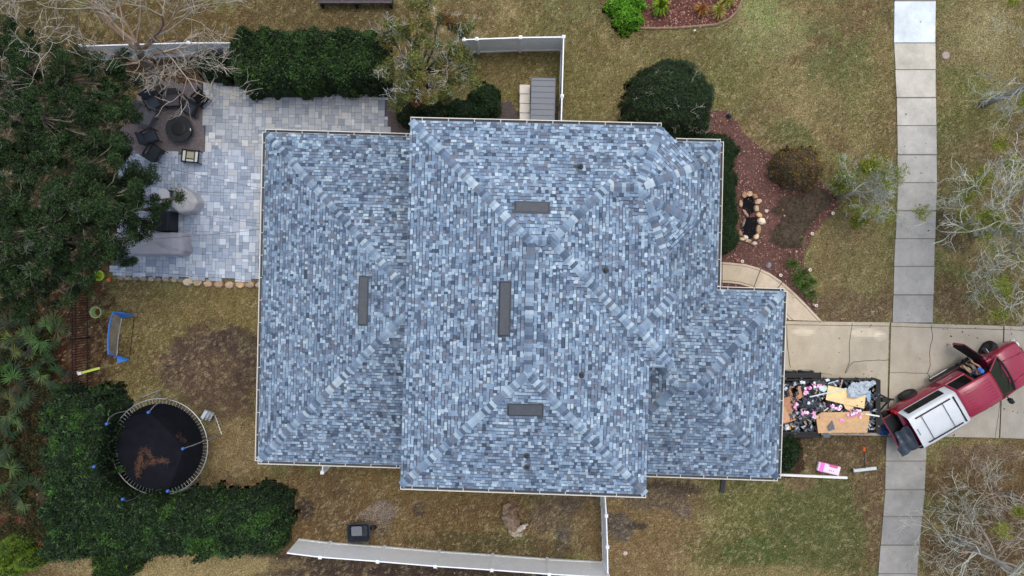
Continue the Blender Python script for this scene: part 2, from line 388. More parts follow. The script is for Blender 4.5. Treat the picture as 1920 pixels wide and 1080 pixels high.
# curved front walk
V = []; F = []; K = []
outer = [(1330, 491), (1349, 491), (1372, 492.5), (1397, 495), (1422, 502), (1445, 513), (1464, 526), (1490, 549), (1516, 575), (1541, 602)]
inner = [(1330, 529), (1349, 529.5), (1368, 530.5), (1388, 533), (1408, 539), (1425, 549), (1438, 559), (1452, 572), (1466, 586), (1480, 600)]
wcf = slabcf((196, 182, 160), 0)
def ins(o, i, k): return (o[0] + (i[0] - o[0]) * k, o[1] + (i[1] - o[1]) * k)
for k in range(len(outer) - 1):
    panel(V, F, K, [outer[k], outer[k + 1], ins(outer[k + 1], inner[k + 1], .1), ins(outer[k], inner[k], .1)], .045, .1, wcf)
    panel(V, F, K, [ins(outer[k], inner[k], .12), ins(outer[k + 1], inner[k + 1], .12), ins(outer[k + 1], inner[k + 1], .88), ins(outer[k], inner[k], .88)], .045, .1, wcf)
    panel(V, F, K, [ins(outer[k], inner[k], .9), ins(outer[k + 1], inner[k + 1], .9), inner[k + 1], inner[k]], .045, .1, wcf)
for k in (1, 4, 6): strip(V, F, K, [(outer[k][0] + 5, outer[k][1] + .5), (inner[k][0] + 5, inner[k][1] + .5)], .035, .049, kc)
tag(np_mesh('garden_path', np.concatenate(V), np.concatenate(F), np.concatenate(K), M_conc), 'curved beige concrete front walk leading to the driveway', kind='structure')

# ------------------------------------------------------------------ flat beds
def bed(name, poly, z, c, m, label, nz=(.75, .5), step=.06):
    xs = [p[0] for p in poly]; ys = [p[1] for p in poly]
    x, y = np.meshgrid(np.arange(min(xs) - 4, max(xs) + 4, step * 40), np.arange(min(ys) - 4, max(ys) + 4, step * 40))
    wx = (fbm(x / 9., y / 9., 81) - .5) * 10; wy = (fbm(x / 9. + 50, y / 9., 85) - .5) * 10
    ins_ = inpoly(x + wx, y + wy, poly)
    i = np.arange(x.size).reshape(x.shape)
    ok = ins_[:-1, :-1] & ins_[1:, :-1] & ins_[:-1, 1:] & ins_[1:, 1:]
    f = np.stack([i[1:, :-1], i[1:, 1:], i[:-1, 1:], i[:-1, :-1]], -1)[ok]
    X = (x - 960) / 40; Y = (540 - y) / 40
    n = fbm(X * 2.2, Y * 2.2, 91); n_ = fbm(X * 7, Y * 7, 95)
    k = ((nz[0] + (1 - nz[0]) * 2 * n) * (nz[0] + (1 - nz[0]) * 2 * n_))[:-1, :-1][ok]
    return tag(np_mesh(name, np.stack([X, Y, np.full(X.shape, z)], -1).reshape(-1, 3), f, np.array(lin(*c))[None] * k[:, None], m), label, kind='structure')
M_mulch = mat('mulch', None, .95, var=.35, vscale=14, var2=.5, v2scale=55, bump=1.0, bscale=60, spec=.1)
M_gravel = mat('gravel', None, .9, var=.35, vscale=22, var2=.6, v2scale=48, bump=1.0, bscale=80, spec=.2)
front_poly = [(1255, 240), (1300, 225), (1340, 205), (1360, 207), (1385, 232), (1402, 255), (1432, 280), (1470, 300), (1540, 340), (1574, 380), (1555, 410), (1525, 440), (1506, 480), (1520, 520), (1534, 570), (1530, 596), (1480, 600), (1340, 610), (1250, 560), (1240, 300)]
bed('mulch_bed', front_poly, .012, (100, 74, 68), M_mulch, 'red brown wood mulch bed in front of the house')
top_poly = [(1150, -80), (1152, -10), (1165, 10), (1172, 40), (1190, 51), (1230, 52), (1270, 51), (1310, 48), (1342, 45), (1365, 36), (1381, 20), (1390, 0), (1392, -80)]
bed('mulch_bed', top_poly, .012, (98, 62, 54), M_mulch, 'dark red mulch bed at the top edge with bright plants')
bed('gravel_pad', [(262, 165), (300, 150), (392, 158), (387, 288), (300, 286), (262, 310), (215, 262), (240, 215)], .016, (124, 116, 118), M_gravel, 'grey and mauve gravel pad round the fire pit', (.85, .5))
bed('gravel_strip', [(722, 170), (790, 186), (960, 190), (1000, 250), (960, 300), (720, 300)], .016, (88, 80, 80), M_gravel, 'dark gravel strip between patio and house', (.85, .5))
bed('soil_bed', [(1440, 800), (1500, 815), (1512, 870), (1500, 895), (1440, 900)], .012, (62, 48, 38), M_mulch, 'dark soil under the shrub by the garage')

# ------------------------------------------------------------------ patio pavers
TH = math.radians(-1.4)      # the house and patio are turned a little clockwise
pp = [(378, 157), (724, 162), (726, 262), (900, 300), (900, 540), (488, 526), (214, 518), (213, 497), (224, 420), (222, 310), (250, 287), (386, 288)]
M_patio = mat('patio_pavers', None, .75, var=.10, vscale=5, var2=.12, v2scale=45, bump=.2, bscale=90, spec=.3)
U = .155; NX, NY = 120, 64
occ = np.zeros((NY, NX), bool); rp = np.random.RandomState(12)
ct, st_ = math.cos(TH), math.sin(TH); O0 = P(205, 535)
pal = [(152, 160, 172), (136, 147, 163), (172, 179, 189), (118, 129, 146), (194, 199, 205), (160, 166, 176), (143, 151, 165), (180, 181, 183), (166, 160, 158), (128, 138, 154)]
V = []; F = []; K = []; cnt = 0
for j in range(NY):
    for i in range(NX):
        if occ[j, i]: continue
        opts = [(2, 2), (2, 1), (1, 2), (3, 2), (1, 1), (2, 3)]; wts = [.26, .24, .2, .14, .08, .08]
        w, h = opts[rp.choice(6, p=wts)]
        while i + w > NX or occ[j, i:i + w].any(): w -= 1
        while j + h > NY or occ[j:j + h, i:i + w].any(): h -= 1
        occ[j:j + h, i:i + w] = True
        x0, y0, x1, y1 = i * U, j * U, (i + w) * U, (j + h) * U
        cx, cy = (x0 + x1) / 2, (y0 + y1) / 2
        wx, wy = O0.x + cx * ct - cy * st_, O0.y + cx * st_ + cy * ct
        if not inpoly(np.array([960 + wx * 40]), np.array([540 - wy * 40]), pp)[0]: continue
        g = .005; z = .03 + rp.uniform(0, .004)
        pts = [(x0 + g, y0 + g), (x1 - g, y0 + g), (x1 - g, y1 - g), (x0 + g, y1 - g)]
        for a, b in pts: V.append((O0.x + a * ct - b * st_, O0.y + a * st_ + b * ct, z))
        F.append((cnt, cnt + 1, cnt + 2, cnt + 3)); cnt += 4
        c = np.array(lin(*pal[rp.choice(len(pal), p=[.19, .15, .15, .07, .1, .12, .1, .06, .01, .05])]))
        px_, py_ = 960 + wx * 40, 540 - wy * 40
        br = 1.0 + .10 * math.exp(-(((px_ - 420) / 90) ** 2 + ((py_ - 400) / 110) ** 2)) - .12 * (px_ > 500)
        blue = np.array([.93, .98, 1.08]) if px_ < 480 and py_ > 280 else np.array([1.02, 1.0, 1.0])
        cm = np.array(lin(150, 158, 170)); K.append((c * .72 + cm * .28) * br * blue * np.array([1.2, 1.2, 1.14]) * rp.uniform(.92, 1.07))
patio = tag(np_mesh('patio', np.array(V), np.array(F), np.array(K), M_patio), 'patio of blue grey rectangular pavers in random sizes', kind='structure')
mb = MB(); mb.col = lin(70, 74, 84)
mb.prism([tuple(P(x, y)[:2]) for x, y in [(378, 158), (724, 163), (726, 262), (900, 300), (900, 538), (488, 525), (215, 517), (214, 497), (225, 420), (223, 310), (250, 288), (386, 288)]], .0, .024)
tag(mb.build('patio_base', mat('joint_sand', None, .95), None), 'dark jointing sand under the patio pavers', kind='structure')

# ------------------------------------------------------------------ grass blades and mulch chips (stuff)
def scatter_quads(name, X, Y, Z, ln, wd, cols, m, tilt=.45, **kw):
    n = len(X); a = RS.uniform(0, 2 * math.pi, n); el = RS.uniform(0.05, tilt, n) * math.pi / 2
    ax = np.stack([np.cos(a) * np.cos(el), np.sin(a) * np.cos(el), np.sin(el)], 1)
    sd_ = np.stack([-np.sin(a), np.cos(a), np.zeros(n)], 1)
    c = np.stack([X, Y, Z], 1); ln = np.asarray(ln).reshape(-1, 1); wd = np.asarray(wd).reshape(-1, 1)
    Vv = np.stack([c - sd_ * wd / 2, c + sd_ * wd / 2, c + ax * ln + sd_ * wd * .25, c + ax * ln - sd_ * wd * .25], 1).reshape(-1, 3)
    Ff = np.arange(4 * n).reshape(n, 4)
    return np_mesh(name, Vv, Ff, cols, m)
N = 330000
x = RS.uniform(-60, 1980, N); y = RS.uniform(-60, 1140, N)
ok = np.ones(N, bool)
sl = np.interp(y, sw_y + sy2, sw_l + sl2); sr = np.interp(y, sw_y + sy2, sw_r + sr2)
ok &= ~((x > sl + .3) & (x < sr - .3)); ok &= ~((x > 1380) & (y > 603 + (x - 1468) * .03) & (y < 817))
ok &= ~inpoly(x, y, outer + inner[::-1]); ok &= ~inpoly(x, y, pp); ok &= ~inpoly(x, y, front_poly) & ~inpoly(x, y, top_poly)
ok &= ~inpoly(x, y, [(262, 165), (300, 150), (392, 158), (387, 288), (300, 286), (240, 300), (215, 262), (240, 215)])
ok &= ~((x > 510) & (x < 1440) & (y > 270) & (y < 850)); ok &= ~((x > 720) & (x < 960) & (y > 170) & (y < 300))
x = x[ok]; y = y[ok]
cc = ground_col(x, y); lum = cc.mean(1)
dens = np.clip(1.2 - 3.0 * np.maximum(0, .09 - lum) / .09 * .4, .35, 1); k = RS.rand(len(x)) < dens
x = x[k]; y = y[k]; cc = cc[k]
v = RS.uniform(.45, 2.1, (len(x), 1)); hue = RS.normal(0, .06, (len(x), 3))
X = (x - 960) / 40; Y = (540 - y) / 40
gmat = leafmat('grass_blades', .8, .3)
g = scatter_quads('grass', X, Y, np.zeros(len(X)), RS.uniform(.04, .10, len(X)), RS.uniform(.012, .032, len(X)), np.clip(cc * v * (1 + hue), 0, 1), gmat)
tag(g, 'short dry grass blades and leaf litter over the lawn', kind='stuff')
N = 13000; x = RS.uniform(1250, 1600, N); y = RS.uniform(200, 610, N)
N2 = 3500; x = np.concatenate([x, RS.uniform(1150, 1395, N2)]); y = np.concatenate([y, RS.uniform(-40, 55, N2)])
k = (inpoly(x, y, front_poly) | inpoly(x, y, top_poly)) & ~inpoly(x, y, outer + inner[::-1]); x = x[k]; y = y[k]
pc = np.array([lin(*c) for c in ((124, 84, 76), (150, 114, 104), (92, 64, 58), (190, 158, 142), (66, 50, 48), (110, 72, 64))])
cc = pc[RS.choice(6, len(x), p=[.27, .2, .2, .08, .13, .12])]
ch = scatter_quads('wood_chips', (x - 960) / 40, (540 - y) / 40, np.full(len(x), .016), RS.uniform(.04, .10, len(x)), RS.uniform(.02, .05, len(x)), cc, mat('chips', None, .9), tilt=.25)
tag(ch, 'loose reddish wood chips on the mulch beds', kind='stuff')

n = 5200; x = RS.uniform(-20, 1940, n); y = RS.uniform(-20, 1100, n)
k = (fbm(x / 60., y / 60., 161) > .42) & ~((x > 500) & (x < 1470) & (y > 240) & (y < 910)) & ~((x > 386) & (x < 724) & (y > 160) & (y < 520) & (RS.rand(n) > .06)) & ~((x > 1640) & (x < 1760) & (RS.rand(n) > .12)); x = x[k]; y = y[k]
pc = np.array([lin(*c) for c in ((150, 120, 84), (112, 78, 54), (176, 156, 120), (84, 60, 46), (200, 190, 166), (140, 92, 60))])
tag(scatter_quads('fallen_leaves', (x - 960) / 40, (540 - y) / 40, np.full(len(x), .056), RS.uniform(.04, .09, len(x)), RS.uniform(.03, .06, len(x)), pc[RS.choice(6, len(x), p=[.24, .24, .16, .16, .06, .14])], gmat, tilt=.2), 'scattered brown fallen leaves on lawn and paving', kind='stuff')
# ------------------------------------------------------------------ the house
ZU, ZL = 5.5, 2.75            # upper and lower eave heights
PU, PL = .42, .40             # roof pitches
def line(a, b, z): return (P(a[0], a[1], z), P(b[0], b[1], z))
def clip(poly, g):
    """keep part of poly (list of (x,y)) where g=(a,b,c): a x + b y + c >= 0"""
    out = []; n = len(poly)
    for i in range(n):
        p, q = poly[i], poly[(i + 1) % n]
        fp = g[0] * p[0] + g[1] * p[1] + g[2]; fq = g[0] * q[0] + g[1] * q[1] + g[2]
        if fp >= 0: out.append(p)
        if (fp > 0 and fq < 0) or (fp < 0 and fq > 0):
            t = fp / (fp - fq); out.append((p[0] + (q[0] - p[0]) * t, p[1] + (q[1] - p[1]) * t))
    return out
def area(p): return abs(sum(p[i][0] * p[(i + 1) % len(p)][1] - p[(i + 1) % len(p)][0] * p[i][1] for i in range(len(p)))) / 2 if len(p) > 2 else 0
def inter(l1, l2):
    (a, b), (c, d) = l1, l2
    x1, y1, x2, y2, x3, y3, x4, y4 = a.x, a.y, b.x, b.y, c.x, c.y, d.x, d.y
    D = (x1 - x2) * (y3 - y4) - (y1 - y2) * (x3 - x4)
    t = ((x1 - x3) * (y3 - y4) - (y1 - y3) * (x3 - x4)) / D
    return (x1 + t * (x2 - x1), y1 + t * (y2 - y1))
class Hip:
    def __init__(s, lines, ze, pitch):
        n = len(lines); s.poly = [inter(lines[i - 1], lines[i]) for i in range(n)]
        cx = sum(p[0] for p in s.poly) / n; cy = sum(p[1] for p in s.poly) / n; s.planes = []
        for i, (a, b) in enumerate(lines):
            pt = pitch[i] if hasattr(pitch, '__len__') else pitch
            d = (b - a); nx_, ny_ = -d.y / d.length, d.x / d.length; c = -(nx_ * a.x + ny_ * a.y)
            if nx_ * cx + ny_ * cy + c < 0: nx_, ny_, c = -nx_, -ny_, -c
            s.planes.append((nx_ * pt, ny_ * pt, c * pt + ze))
def ev(pl, x, y): return pl[0] * x + pl[1] * y + pl[2]
def sub(a, b, e=0.0): return (a[0] - b[0], a[1] - b[1], a[2] - b[2] + e)
def roof_pieces(hips):
    res = []; EPS = 2e-4
    for i, h in enumerate(hips):
        for e, pl in enumerate(h.planes):
            p = list(h.poly)
            for k, q in enumerate(h.planes):
                if k != e and len(p) > 2: p = clip(p, sub(q, pl))
            if area(p) < 1e-4: continue
            cur = [p]
            for j, h2 in enumerate(hips):
                if j == i: continue
                ee = EPS if j < i else -EPS; nxt = []
                for piece in cur:
                    c = piece
                    for q in h2.planes:
                        g = sub(q, pl, ee)
                        o = clip(c, (-g[0], -g[1], -g[2]))
                        if area(o) > 1e-4: nxt.append(o)
                        c = clip(c, g)
                        if area(c) < 1e-4: break
                cur = nxt
            res += [(pl, c) for c in cur]
    return res
hN = line((770, 226), (1240, 237), ZU); hW = line((770, 226), (751, 911), ZU); hS = line((751, 911), (1211, 927), ZU)
S2 = line((900, 681), (1262, 688), ZU)
UP = [Hip([hN, line((1217, 692), (1211, 927), ZU), hS, hW], ZU, PU),
      Hip([hN, line((1240, 237), (1312, 308), ZU), line((1256, 300), (1252, 685), ZU), S2, hW], ZU, PU),
      Hip([line((1000, 544), (1264, 551), ZU), line((1266, 551), (1263, 688), ZU), S2, line((1000, 544), (997, 680), ZU)], ZU, PU),
      Hip([hN, line((1240, 237), (1312, 308), ZU), line((1313, 300), (1311, 420), ZU), line((1311, 421), (1248, 484), ZU), line((900, 476), (1248, 484), ZU), line((900, 230), (897, 476), ZU)], ZU, PU)]
LEFT = [Hip([line((498, 248), (770, 256), ZL), line((1240, 260), (1225, 880), ZL), line((484, 864), (750, 872), ZL), line((498, 248), (484, 864), ZL)], ZL, .365)]
FRONT = [Hip([line((1267, 265), (1351, 267), ZL), line((1351, 266), (1345, 543), ZL), line((900, 820), (1342, 830), ZL), line((900, 262), (900, 880), ZL)], ZL, PL),
         Hip([line((1345, 543), (1470, 547), ZL), line((1470, 547), (1458, 896), ZL), line((1215, 888), (1458, 896), ZL), line((1080, 541), (1080, 884), ZL)], ZL, PL)]
def roof_z(hips, x, y): return max(min(ev(q, x, y) for q in h.planes) for h in hips)
def on_roof(hips, px, py):
    z = 5.5
    for _ in range(12): p = P(px, py, z); z = roof_z(hips, p.x, p.y)
    return P(px, py, z)
TABS = [((178, 198, 222), .15), ((156, 178, 206), .19), ((138, 160, 190), .18), ((120, 140, 170), .16), ((128, 134, 154), .14), ((96, 112, 138), .11), ((200, 216, 232), .035), ((76, 90, 112), .035)]
TC = [np.array(lin(*t[0])) for t in TABS]; TC = [c * .94 + c.mean() * .06 for c in TC]; TM = sum(c * t[1] for c, t in zip(TC, TABS)); TC = [c * .95 + TM * .05 for c in TC]; TP = np.cumsum([t[1] for t in TABS]); TP = TP / TP[-1]
TINT = .80 * np.array([.96, 1.015, .99])
def shingle(pieces, name, root, m, seed):
    roof_shade = 1.0 if seed == 1 else .88        # lower roofs painted darker, standing in for shade beside the upper storey
    V = []; F = []; K = []
    rows = {}
    def row(key, k):
        kk = (key, k)
        if kk not in rows:
            r = random.Random(hash((seed, key, k)) & 0xffffffff); u = -40 + r.uniform(0, .3); b = []
            big = -1
            while u < 40:
                w = r.choice((.09, .11, .12, .13, .14, .15, .18, .22)) ; 
                t = r.random(); ci = int(np.searchsorted(TP, t)); ci = min(ci, len(TC) - 1)
                b.append((u, u + w, ci, r.random() < .6, r.uniform(.86, 1.14))); u += w
            rows[kk] = b
        return rows[kk]
    ST = .132
    for pl, poly in pieces:
        g = math.hypot(pl[0], pl[1]); sx, sy = pl[0] / g, pl[1] / g; ux, uy = -sy, sx
        key = (round(pl[0], 3), round(pl[1], 3), round(pl[2], 2))
        z0 = pl[2]
        base = -(z0 - 2.0) / g                       # align courses on the plane itself
        P2 = [(ux * x + uy * y, sx * x + sy * y) for x, y in poly]
        v0 = min(p[1] for p in P2); v1 = max(p[1] for p in P2)
        # deck just under the shingles
        V0 = len(V)
        k0 = math.floor((v0 - base) / ST); k1 = math.ceil((v1 - base) / ST)
        for k in range(k0, k1 + 1):
            va = base + k * ST; vb = va + ST
            band = clip(clip(P2, (0, 1, -va)), (0, -1, vb))
            if area(band) < 1e-5: continue
            ua = min(p[0] for p in band); ub = max(p[0] for p in band)
            tabs = row(key, k)
            i0 = int(max(0, (ua + 40) / .33 * .6)) * 0
            lo, hi = 0, len(tabs)
            while lo < hi:
                mid = (lo + hi) // 2
                if tabs[mid][1] < ua: lo = mid + 1
                else: hi = mid
            for (a, b, ci, up, br) in tabs[lo:]:
                if a > ub: break
                q = clip(clip(band, (1, 0, -a - .003)), (-1, 0, b - .003))
                if len(q) < 3 or area(q) < 2e-5: continue
                n = len(V)
                for (u_, v_) in q:
                    x_, y_ = u_ * ux + v_ * sx, u_ * uy + v_ * sy
                    lift = (.020 if up else .008) * (1 - (v_ - va) / ST) + .003
                    V.append((x_, y_, ev(pl, x_, y_) + lift))
                F.append(tuple(range(n, n + len(q)))); K.append(TC[ci] * br * TINT * roof_shade)
                if up:      # shadow line under a raised tab, painted as a dark strip
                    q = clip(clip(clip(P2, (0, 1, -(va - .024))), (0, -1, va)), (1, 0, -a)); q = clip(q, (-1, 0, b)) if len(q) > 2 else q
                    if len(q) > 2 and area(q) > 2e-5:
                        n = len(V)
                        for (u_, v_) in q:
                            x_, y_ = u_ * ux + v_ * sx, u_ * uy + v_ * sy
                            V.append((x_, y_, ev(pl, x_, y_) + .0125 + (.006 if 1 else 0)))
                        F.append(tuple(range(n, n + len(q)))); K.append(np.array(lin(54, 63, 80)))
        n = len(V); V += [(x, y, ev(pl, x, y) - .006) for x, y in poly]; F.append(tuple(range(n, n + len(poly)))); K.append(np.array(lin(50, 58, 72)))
    mb = MB(); mb.v = V; mb.f = F; mb.c = [tuple(k) for k in K]
    return mb.build(name, m, root)
def creases(pieces, hips):
    """ridges and hips as merged plan segments"""
    seg = {}
    def active(x, y): 
        best = None
        for h in hips:
            q = min(h.planes, key=lambda q: ev(q, x, y))
            z = ev(q, x, y)
            if best is None or z > best[0] + 1e-4: best = (z, q)
        return best
    rk = lambda q: (round(q[0], 3), round(q[1], 3), round(q[2], 2))
    for pl, poly in pieces:
        n = len(poly)
        for i in range(n):
            a, b = poly[i], poly[(i + 1) % n]
            L = math.hypot(b[0] - a[0], b[1] - a[1])
            if L < .05: continue
            mx, my = (a[0] + b[0]) / 2, (a[1] + b[1]) / 2; nx_, ny_ = -(b[1] - a[1]) / L * .01, (b[0] - a[0]) / L * .01
            if roof_z(hips, mx, my) < min(ZL, ZU) + .02: continue
            A = active(mx + nx_, my + ny_); B = active(mx - nx_, my - ny_)
            if rk(A[1]) == rk(B[1]): continue
            zm = roof_z(hips, mx, my)
            if zm <= (A[0] + B[0]) / 2 + 1e-4: continue         # valley
            if min(abs(ev(q, mx, my) - zm) for q in (A[1],)) > .01 or abs(ev(B[1], mx, my) - zm) > .01: continue
            key = tuple(sorted((rk(A[1]), rk(B[1]))))
            seg.setdefault(key, [A[1], B[1], []])[2] += [a, b]
    out = []
    for k, (q1, q2, pts) in seg.items():
        o = pts[0]; far = max(pts, key=lambda p: (p[0] - o[0]) ** 2 + (p[1] - o[1]) ** 2)
        d = Vector((far[0] - o[0], far[1] - o[1])); 
        if d.length < .25: continue
        d.normalize(); ts = [((p[0] - o[0]) * d.x + (p[1] - o[1]) * d.y) for p in pts]
        a = (o[0] + d.x * min(ts), o[1] + d.y * min(ts)); b = (o[0] + d.x * max(ts), o[1] + d.y * max(ts))
        if roof_z(hips, *a) > roof_z(hips, *b): a, b = b, a
        out.append((a, b, q1, q2))
    return out
def caps(hips, pieces, root, m, seed):
    r = random.Random(seed)
    for (a, b, q1, q2) in creases(pieces, hips):
        A = Vector((a[0], a[1], ev(q1, *a))); B = Vector((b[0], b[1], ev(q1, *b))); L = (B - A).length
        if L < .3: continue
        t = (B - A).normalized(); mb = MB()
        fl = []
        for q, o in ((q1, q2), (q2, q1)):
            nrm = Vector((-q[0], -q[1], 1)).normalized(); f = nrm.cross(t).normalized()
            pt = (A + B) / 2 + f * .3
            if ev(q, pt.x, pt.y) > ev(o, pt.x, pt.y) + 1e-6: f = -f
            fl.append((f, nrm))
        s = .03; n = 0
        while s < L - .05:
            e = min(s + .19, L + .04); c = TC[r.choice((0, 0, 1, 1, 2, 2, 3, 3, 4, 5, 5, 6))] * r.uniform(.86, 1.02) * (1.0 if seed == 1 else .88) * TINT  # caps on the lower roofs carry the same painted shade
            w = .155
            for (f, nrm) in fl:
                up = Vector((0, 0, 1))
                lo, hi = .048, .026
                mid1 = A + t * s + up * (lo + .006); mid2 = A + t * e + up * (hi + .006)
                e1 = A + t * s + f * w + nrm * (lo - .012); e2 = A + t * e + f * w + nrm * (hi - .014)
                mb.face([mid1, e1, e2, mid2], tuple(c))
                mb.face([mid1, mid1 - up * .02, e1 - nrm * .02, e1], tuple(TC[7] * .6))
                mb.face([e1, e1 - nrm * .03, e2 - nrm * .02, e2], tuple(c * .8))
            s += .15
        mb.build('ridge_cap', m, root)
M_sh = mat('asphalt_shingles', None, .82, var=.09, vscale=1.2, var2=.16, v2scale=90, bump=.35, bscale=160, spec=.25)
M_wall = mat('stucco', (.34, .31, .27), .9, var=.06, bump=.3, bscale=80)
M_trim = mat('white_trim', (.72, .71, .66), .45, var=.04, vscale=3)
M_gut = mat('gutter_inside', (.05, .055, .06), .6)
house = thing('house', 'two storey house with blue grey shingled hip roofs over lower side roofs', 'house', (0, 0, 0))
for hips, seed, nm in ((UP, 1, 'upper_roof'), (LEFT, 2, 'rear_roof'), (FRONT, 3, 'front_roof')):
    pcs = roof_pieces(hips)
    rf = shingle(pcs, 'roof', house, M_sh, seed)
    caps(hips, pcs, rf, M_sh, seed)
# walls under the eaves, soffits
def inset(h, d):
    return [tuple(p) for p in Hip_inset(h, d)]
def Hip_inset(h, d):
    L = []
    n = len(h.poly); cx = sum(p[0] for p in h.poly) / n; cy = sum(p[1] for p in h.poly) / n
    for i in range(n):
        a = Vector(h.poly[i]); b = Vector(h.poly[(i + 1) % n]); t = (b - a).normalized(); nn = Vector((-t.y, t.x))
        if nn.dot(Vector((cx, cy)) - a) < 0: nn = -nn
        a = a + nn * d; b = b + nn * d; L.append((Vector((a.x, a.y, 0)), Vector((b.x, b.y, 0))))
    return [inter(L[i - 1], L[i]) for i in range(n)]
mb = MB(); ms = MB(); q = 0
for h, ze in [(h, ZU) for h in UP] + [(h, ZL) for h in LEFT + FRONT]:
    q += 1
    mb.prism(Hip_inset(h, .42 + .003 * q), -.02, ze - .12 - .004 * q)
    ms.prism(h.poly if len(h.poly) < 9 else h.poly, ze - .10 - .004 * q, ze - .085 - .004 * q)
mb.build('wall', M_wall, house); ms.build('soffit', M_trim, house)
# fascia boards
M_edge = mat('drip_edge', (.22, .26, .32), .6)
mf = MB()
def fascia(a, b, z):
    A, B = P(*a, z), P(*b, z); d = (B - A).normalized()
    mf.box(((A.x + B.x) / 2, (A.y + B.y) / 2, z - .075), ((B - A).length, .02, .13), math.atan2(d.y, d.x))
for a, b in (((770, 226), (1240, 237)), ((770, 226), (751, 911)), ((751, 911), (1211, 927)), ((1217, 692), (1211, 927)), ((1240, 237), (1312, 308)), ((1312, 308), (1311, 420)), ((1311, 420), (1250, 482)), ((1217, 689), (1263, 689)), ((1263, 689), (1266, 551))):
    fascia(a, b, ZU)
mf.build('fascia', M_edge, house)
def gutter(a, b, z, out, closeA=False, closeB=False):
    A, B = P(*a, z), P(*b, z); d = (B - A); L = d.length; d.normalize(); n = Vector((-d.y, d.x, 0)) * out; rz = math.atan2(d.y, d.x)
    w = .115; M0 = (A + B) / 2
    g = MB(); g.box(M0 + n * (w + .012) + Vector((0, 0, -.05)), (L + .02, .026, .12), rz)
    g.box(M0 + n * .008 + Vector((0, 0, -.06)), (L, .012, .08), rz)
    for e in (A, B): g.box(e + n * (w / 2 + .01) + Vector((0, 0, -.055)), (.02, w, .11), rz)
    go = g.build('gutter', M_trim, house)
    i = MB(); i.box(M0 + n * (w / 2 + .01) + Vector((0, 0, -.09)), (L - .02, w, .02), rz); i.build('trough', M_gut, go)
    k = int(L / .93)
    for j in range(k): br = MB(); br.box(A + d * (.45 + j * (L - .6) / max(1, k - 1 + .001) if k > 1 else L / 2) + n * (w / 2 + .01) + Vector((0, 0, .004)), (.025, w, .012), rz); br.build('bracket', M_trim, go)
gutter((770, 226), (1240, 237), ZU, 1); gutter((751, 911), (1211, 927), ZU, -1)
gutter((498, 248), (768, 256), ZL, 1); gutter((484, 864), (750, 872), ZL, -1); gutter((498, 248), (484, 864), ZL, -1)
gutter((1268, 265), (1351, 267), ZL, 1); gutter((1351, 266), (1345, 543), ZL, 1); gutter((1345, 543), (1470, 547), ZL, 1)
gutter((1470, 547), (1458, 896), ZL, 1); gutter((1212, 888), (1458, 896), ZL, -1)
# garage door and side door under the eaves (seen only from the side)
# box vents and pipe vents on the roof
M_vent = mat('vent_metal', (.055, .065, .08), .55, var=.15, spec=.4)
def vent(hips, x0, y0, x1, y1, side):
    c = on_roof(hips, (x0 + x1) / 2, (y0 + y1) / 2); a = on_roof(hips, x0, y0); b = on_roof(hips, x1, y1)
    k = (HC - c.z) / FP
    lx, ly = abs(x1 - x0) * k, abs(y1 - y0) * k
    e = .05; g = ((roof_z(hips, c.x + e, c.y) - roof_z(hips, c.x - e, c.y)) / 2 / e, (roof_z(hips, c.x, c.y + e) - roof_z(hips, c.x, c.y - e)) / 2 / e)
    n = Vector((-g[0], -g[1], 1)).normalized()
    v = MB()
    ax = Vector((math.cos(TH), math.sin(TH), 0)); ay = Vector((-math.sin(TH), math.cos(TH), 0))
    def on(px_, py_, h): 
        x_ = c.x + ax.x * px_ + ay.x * py_; y_ = c.y + ax.y * px_ + ay.y * py_
        return Vector((x_, y_, c.z + g[0] * (x_ - c.x) + g[1] * (y_ - c.y) + h))
    X, Y = lx / 2, ly / 2
    if side == 'N': lo = (-1, 1); hs_ = lambda i, j: .15 if j > 0 else .05
    bot = [on(-X, -Y, 0), on(X, -Y, 0), on(X, Y, 0), on(-X, Y, 0)]
    H = {'N': (.04, .04, .17, .17), 'S': (.17, .17, .04, .04), 'W': (.17, .04, .04, .17)}[side]
    top = [on(-X + .03, -Y + .03, H[0]), on(X - .03, -Y + .03, H[1]), on(X - .03, Y - .03, H[2]), on(-X + .03, Y - .03, H[3])]
    v.hexa(bot, top); vo = v.build('roof_vent', M_vent, house)
    f = MB(); f.hexa([on(-X - .04, -Y - .04, .012), on(X + .04, -Y - .04, .012), on(X + .04, Y + .04, .012), on(-X - .04, Y + .04, .012)], [on(-X - .04, -Y - .04, .026), on(X + .04, -Y - .04, .026), on(X + .04, Y + .04, .026), on(-X - .04, Y + .04, .026)])
    f.build('flashing', M_vent, vo)
vent(UP, 966, 379, 1029, 399, 'N'); vent(UP, 936, 529, 956, 629, 'W'); vent(UP, 953, 758, 1017, 779, 'S'); vent(LEFT, 673, 519, 690, 609, 'W')
for x_, y_ in ((1088, 313), (1135, 507), (1090, 703), (988, 854), (988, 875)):
    c = on_roof(UP, x_, y_); v = MB(); v.lathe(c + Vector((0, 0, -.05)), [(.13, 0), (.12, .1), (.06, .12), (.045, .36), (.03, .36), (.03, .3)], 12)
    v.build('vent_pipe', M_gut, house)
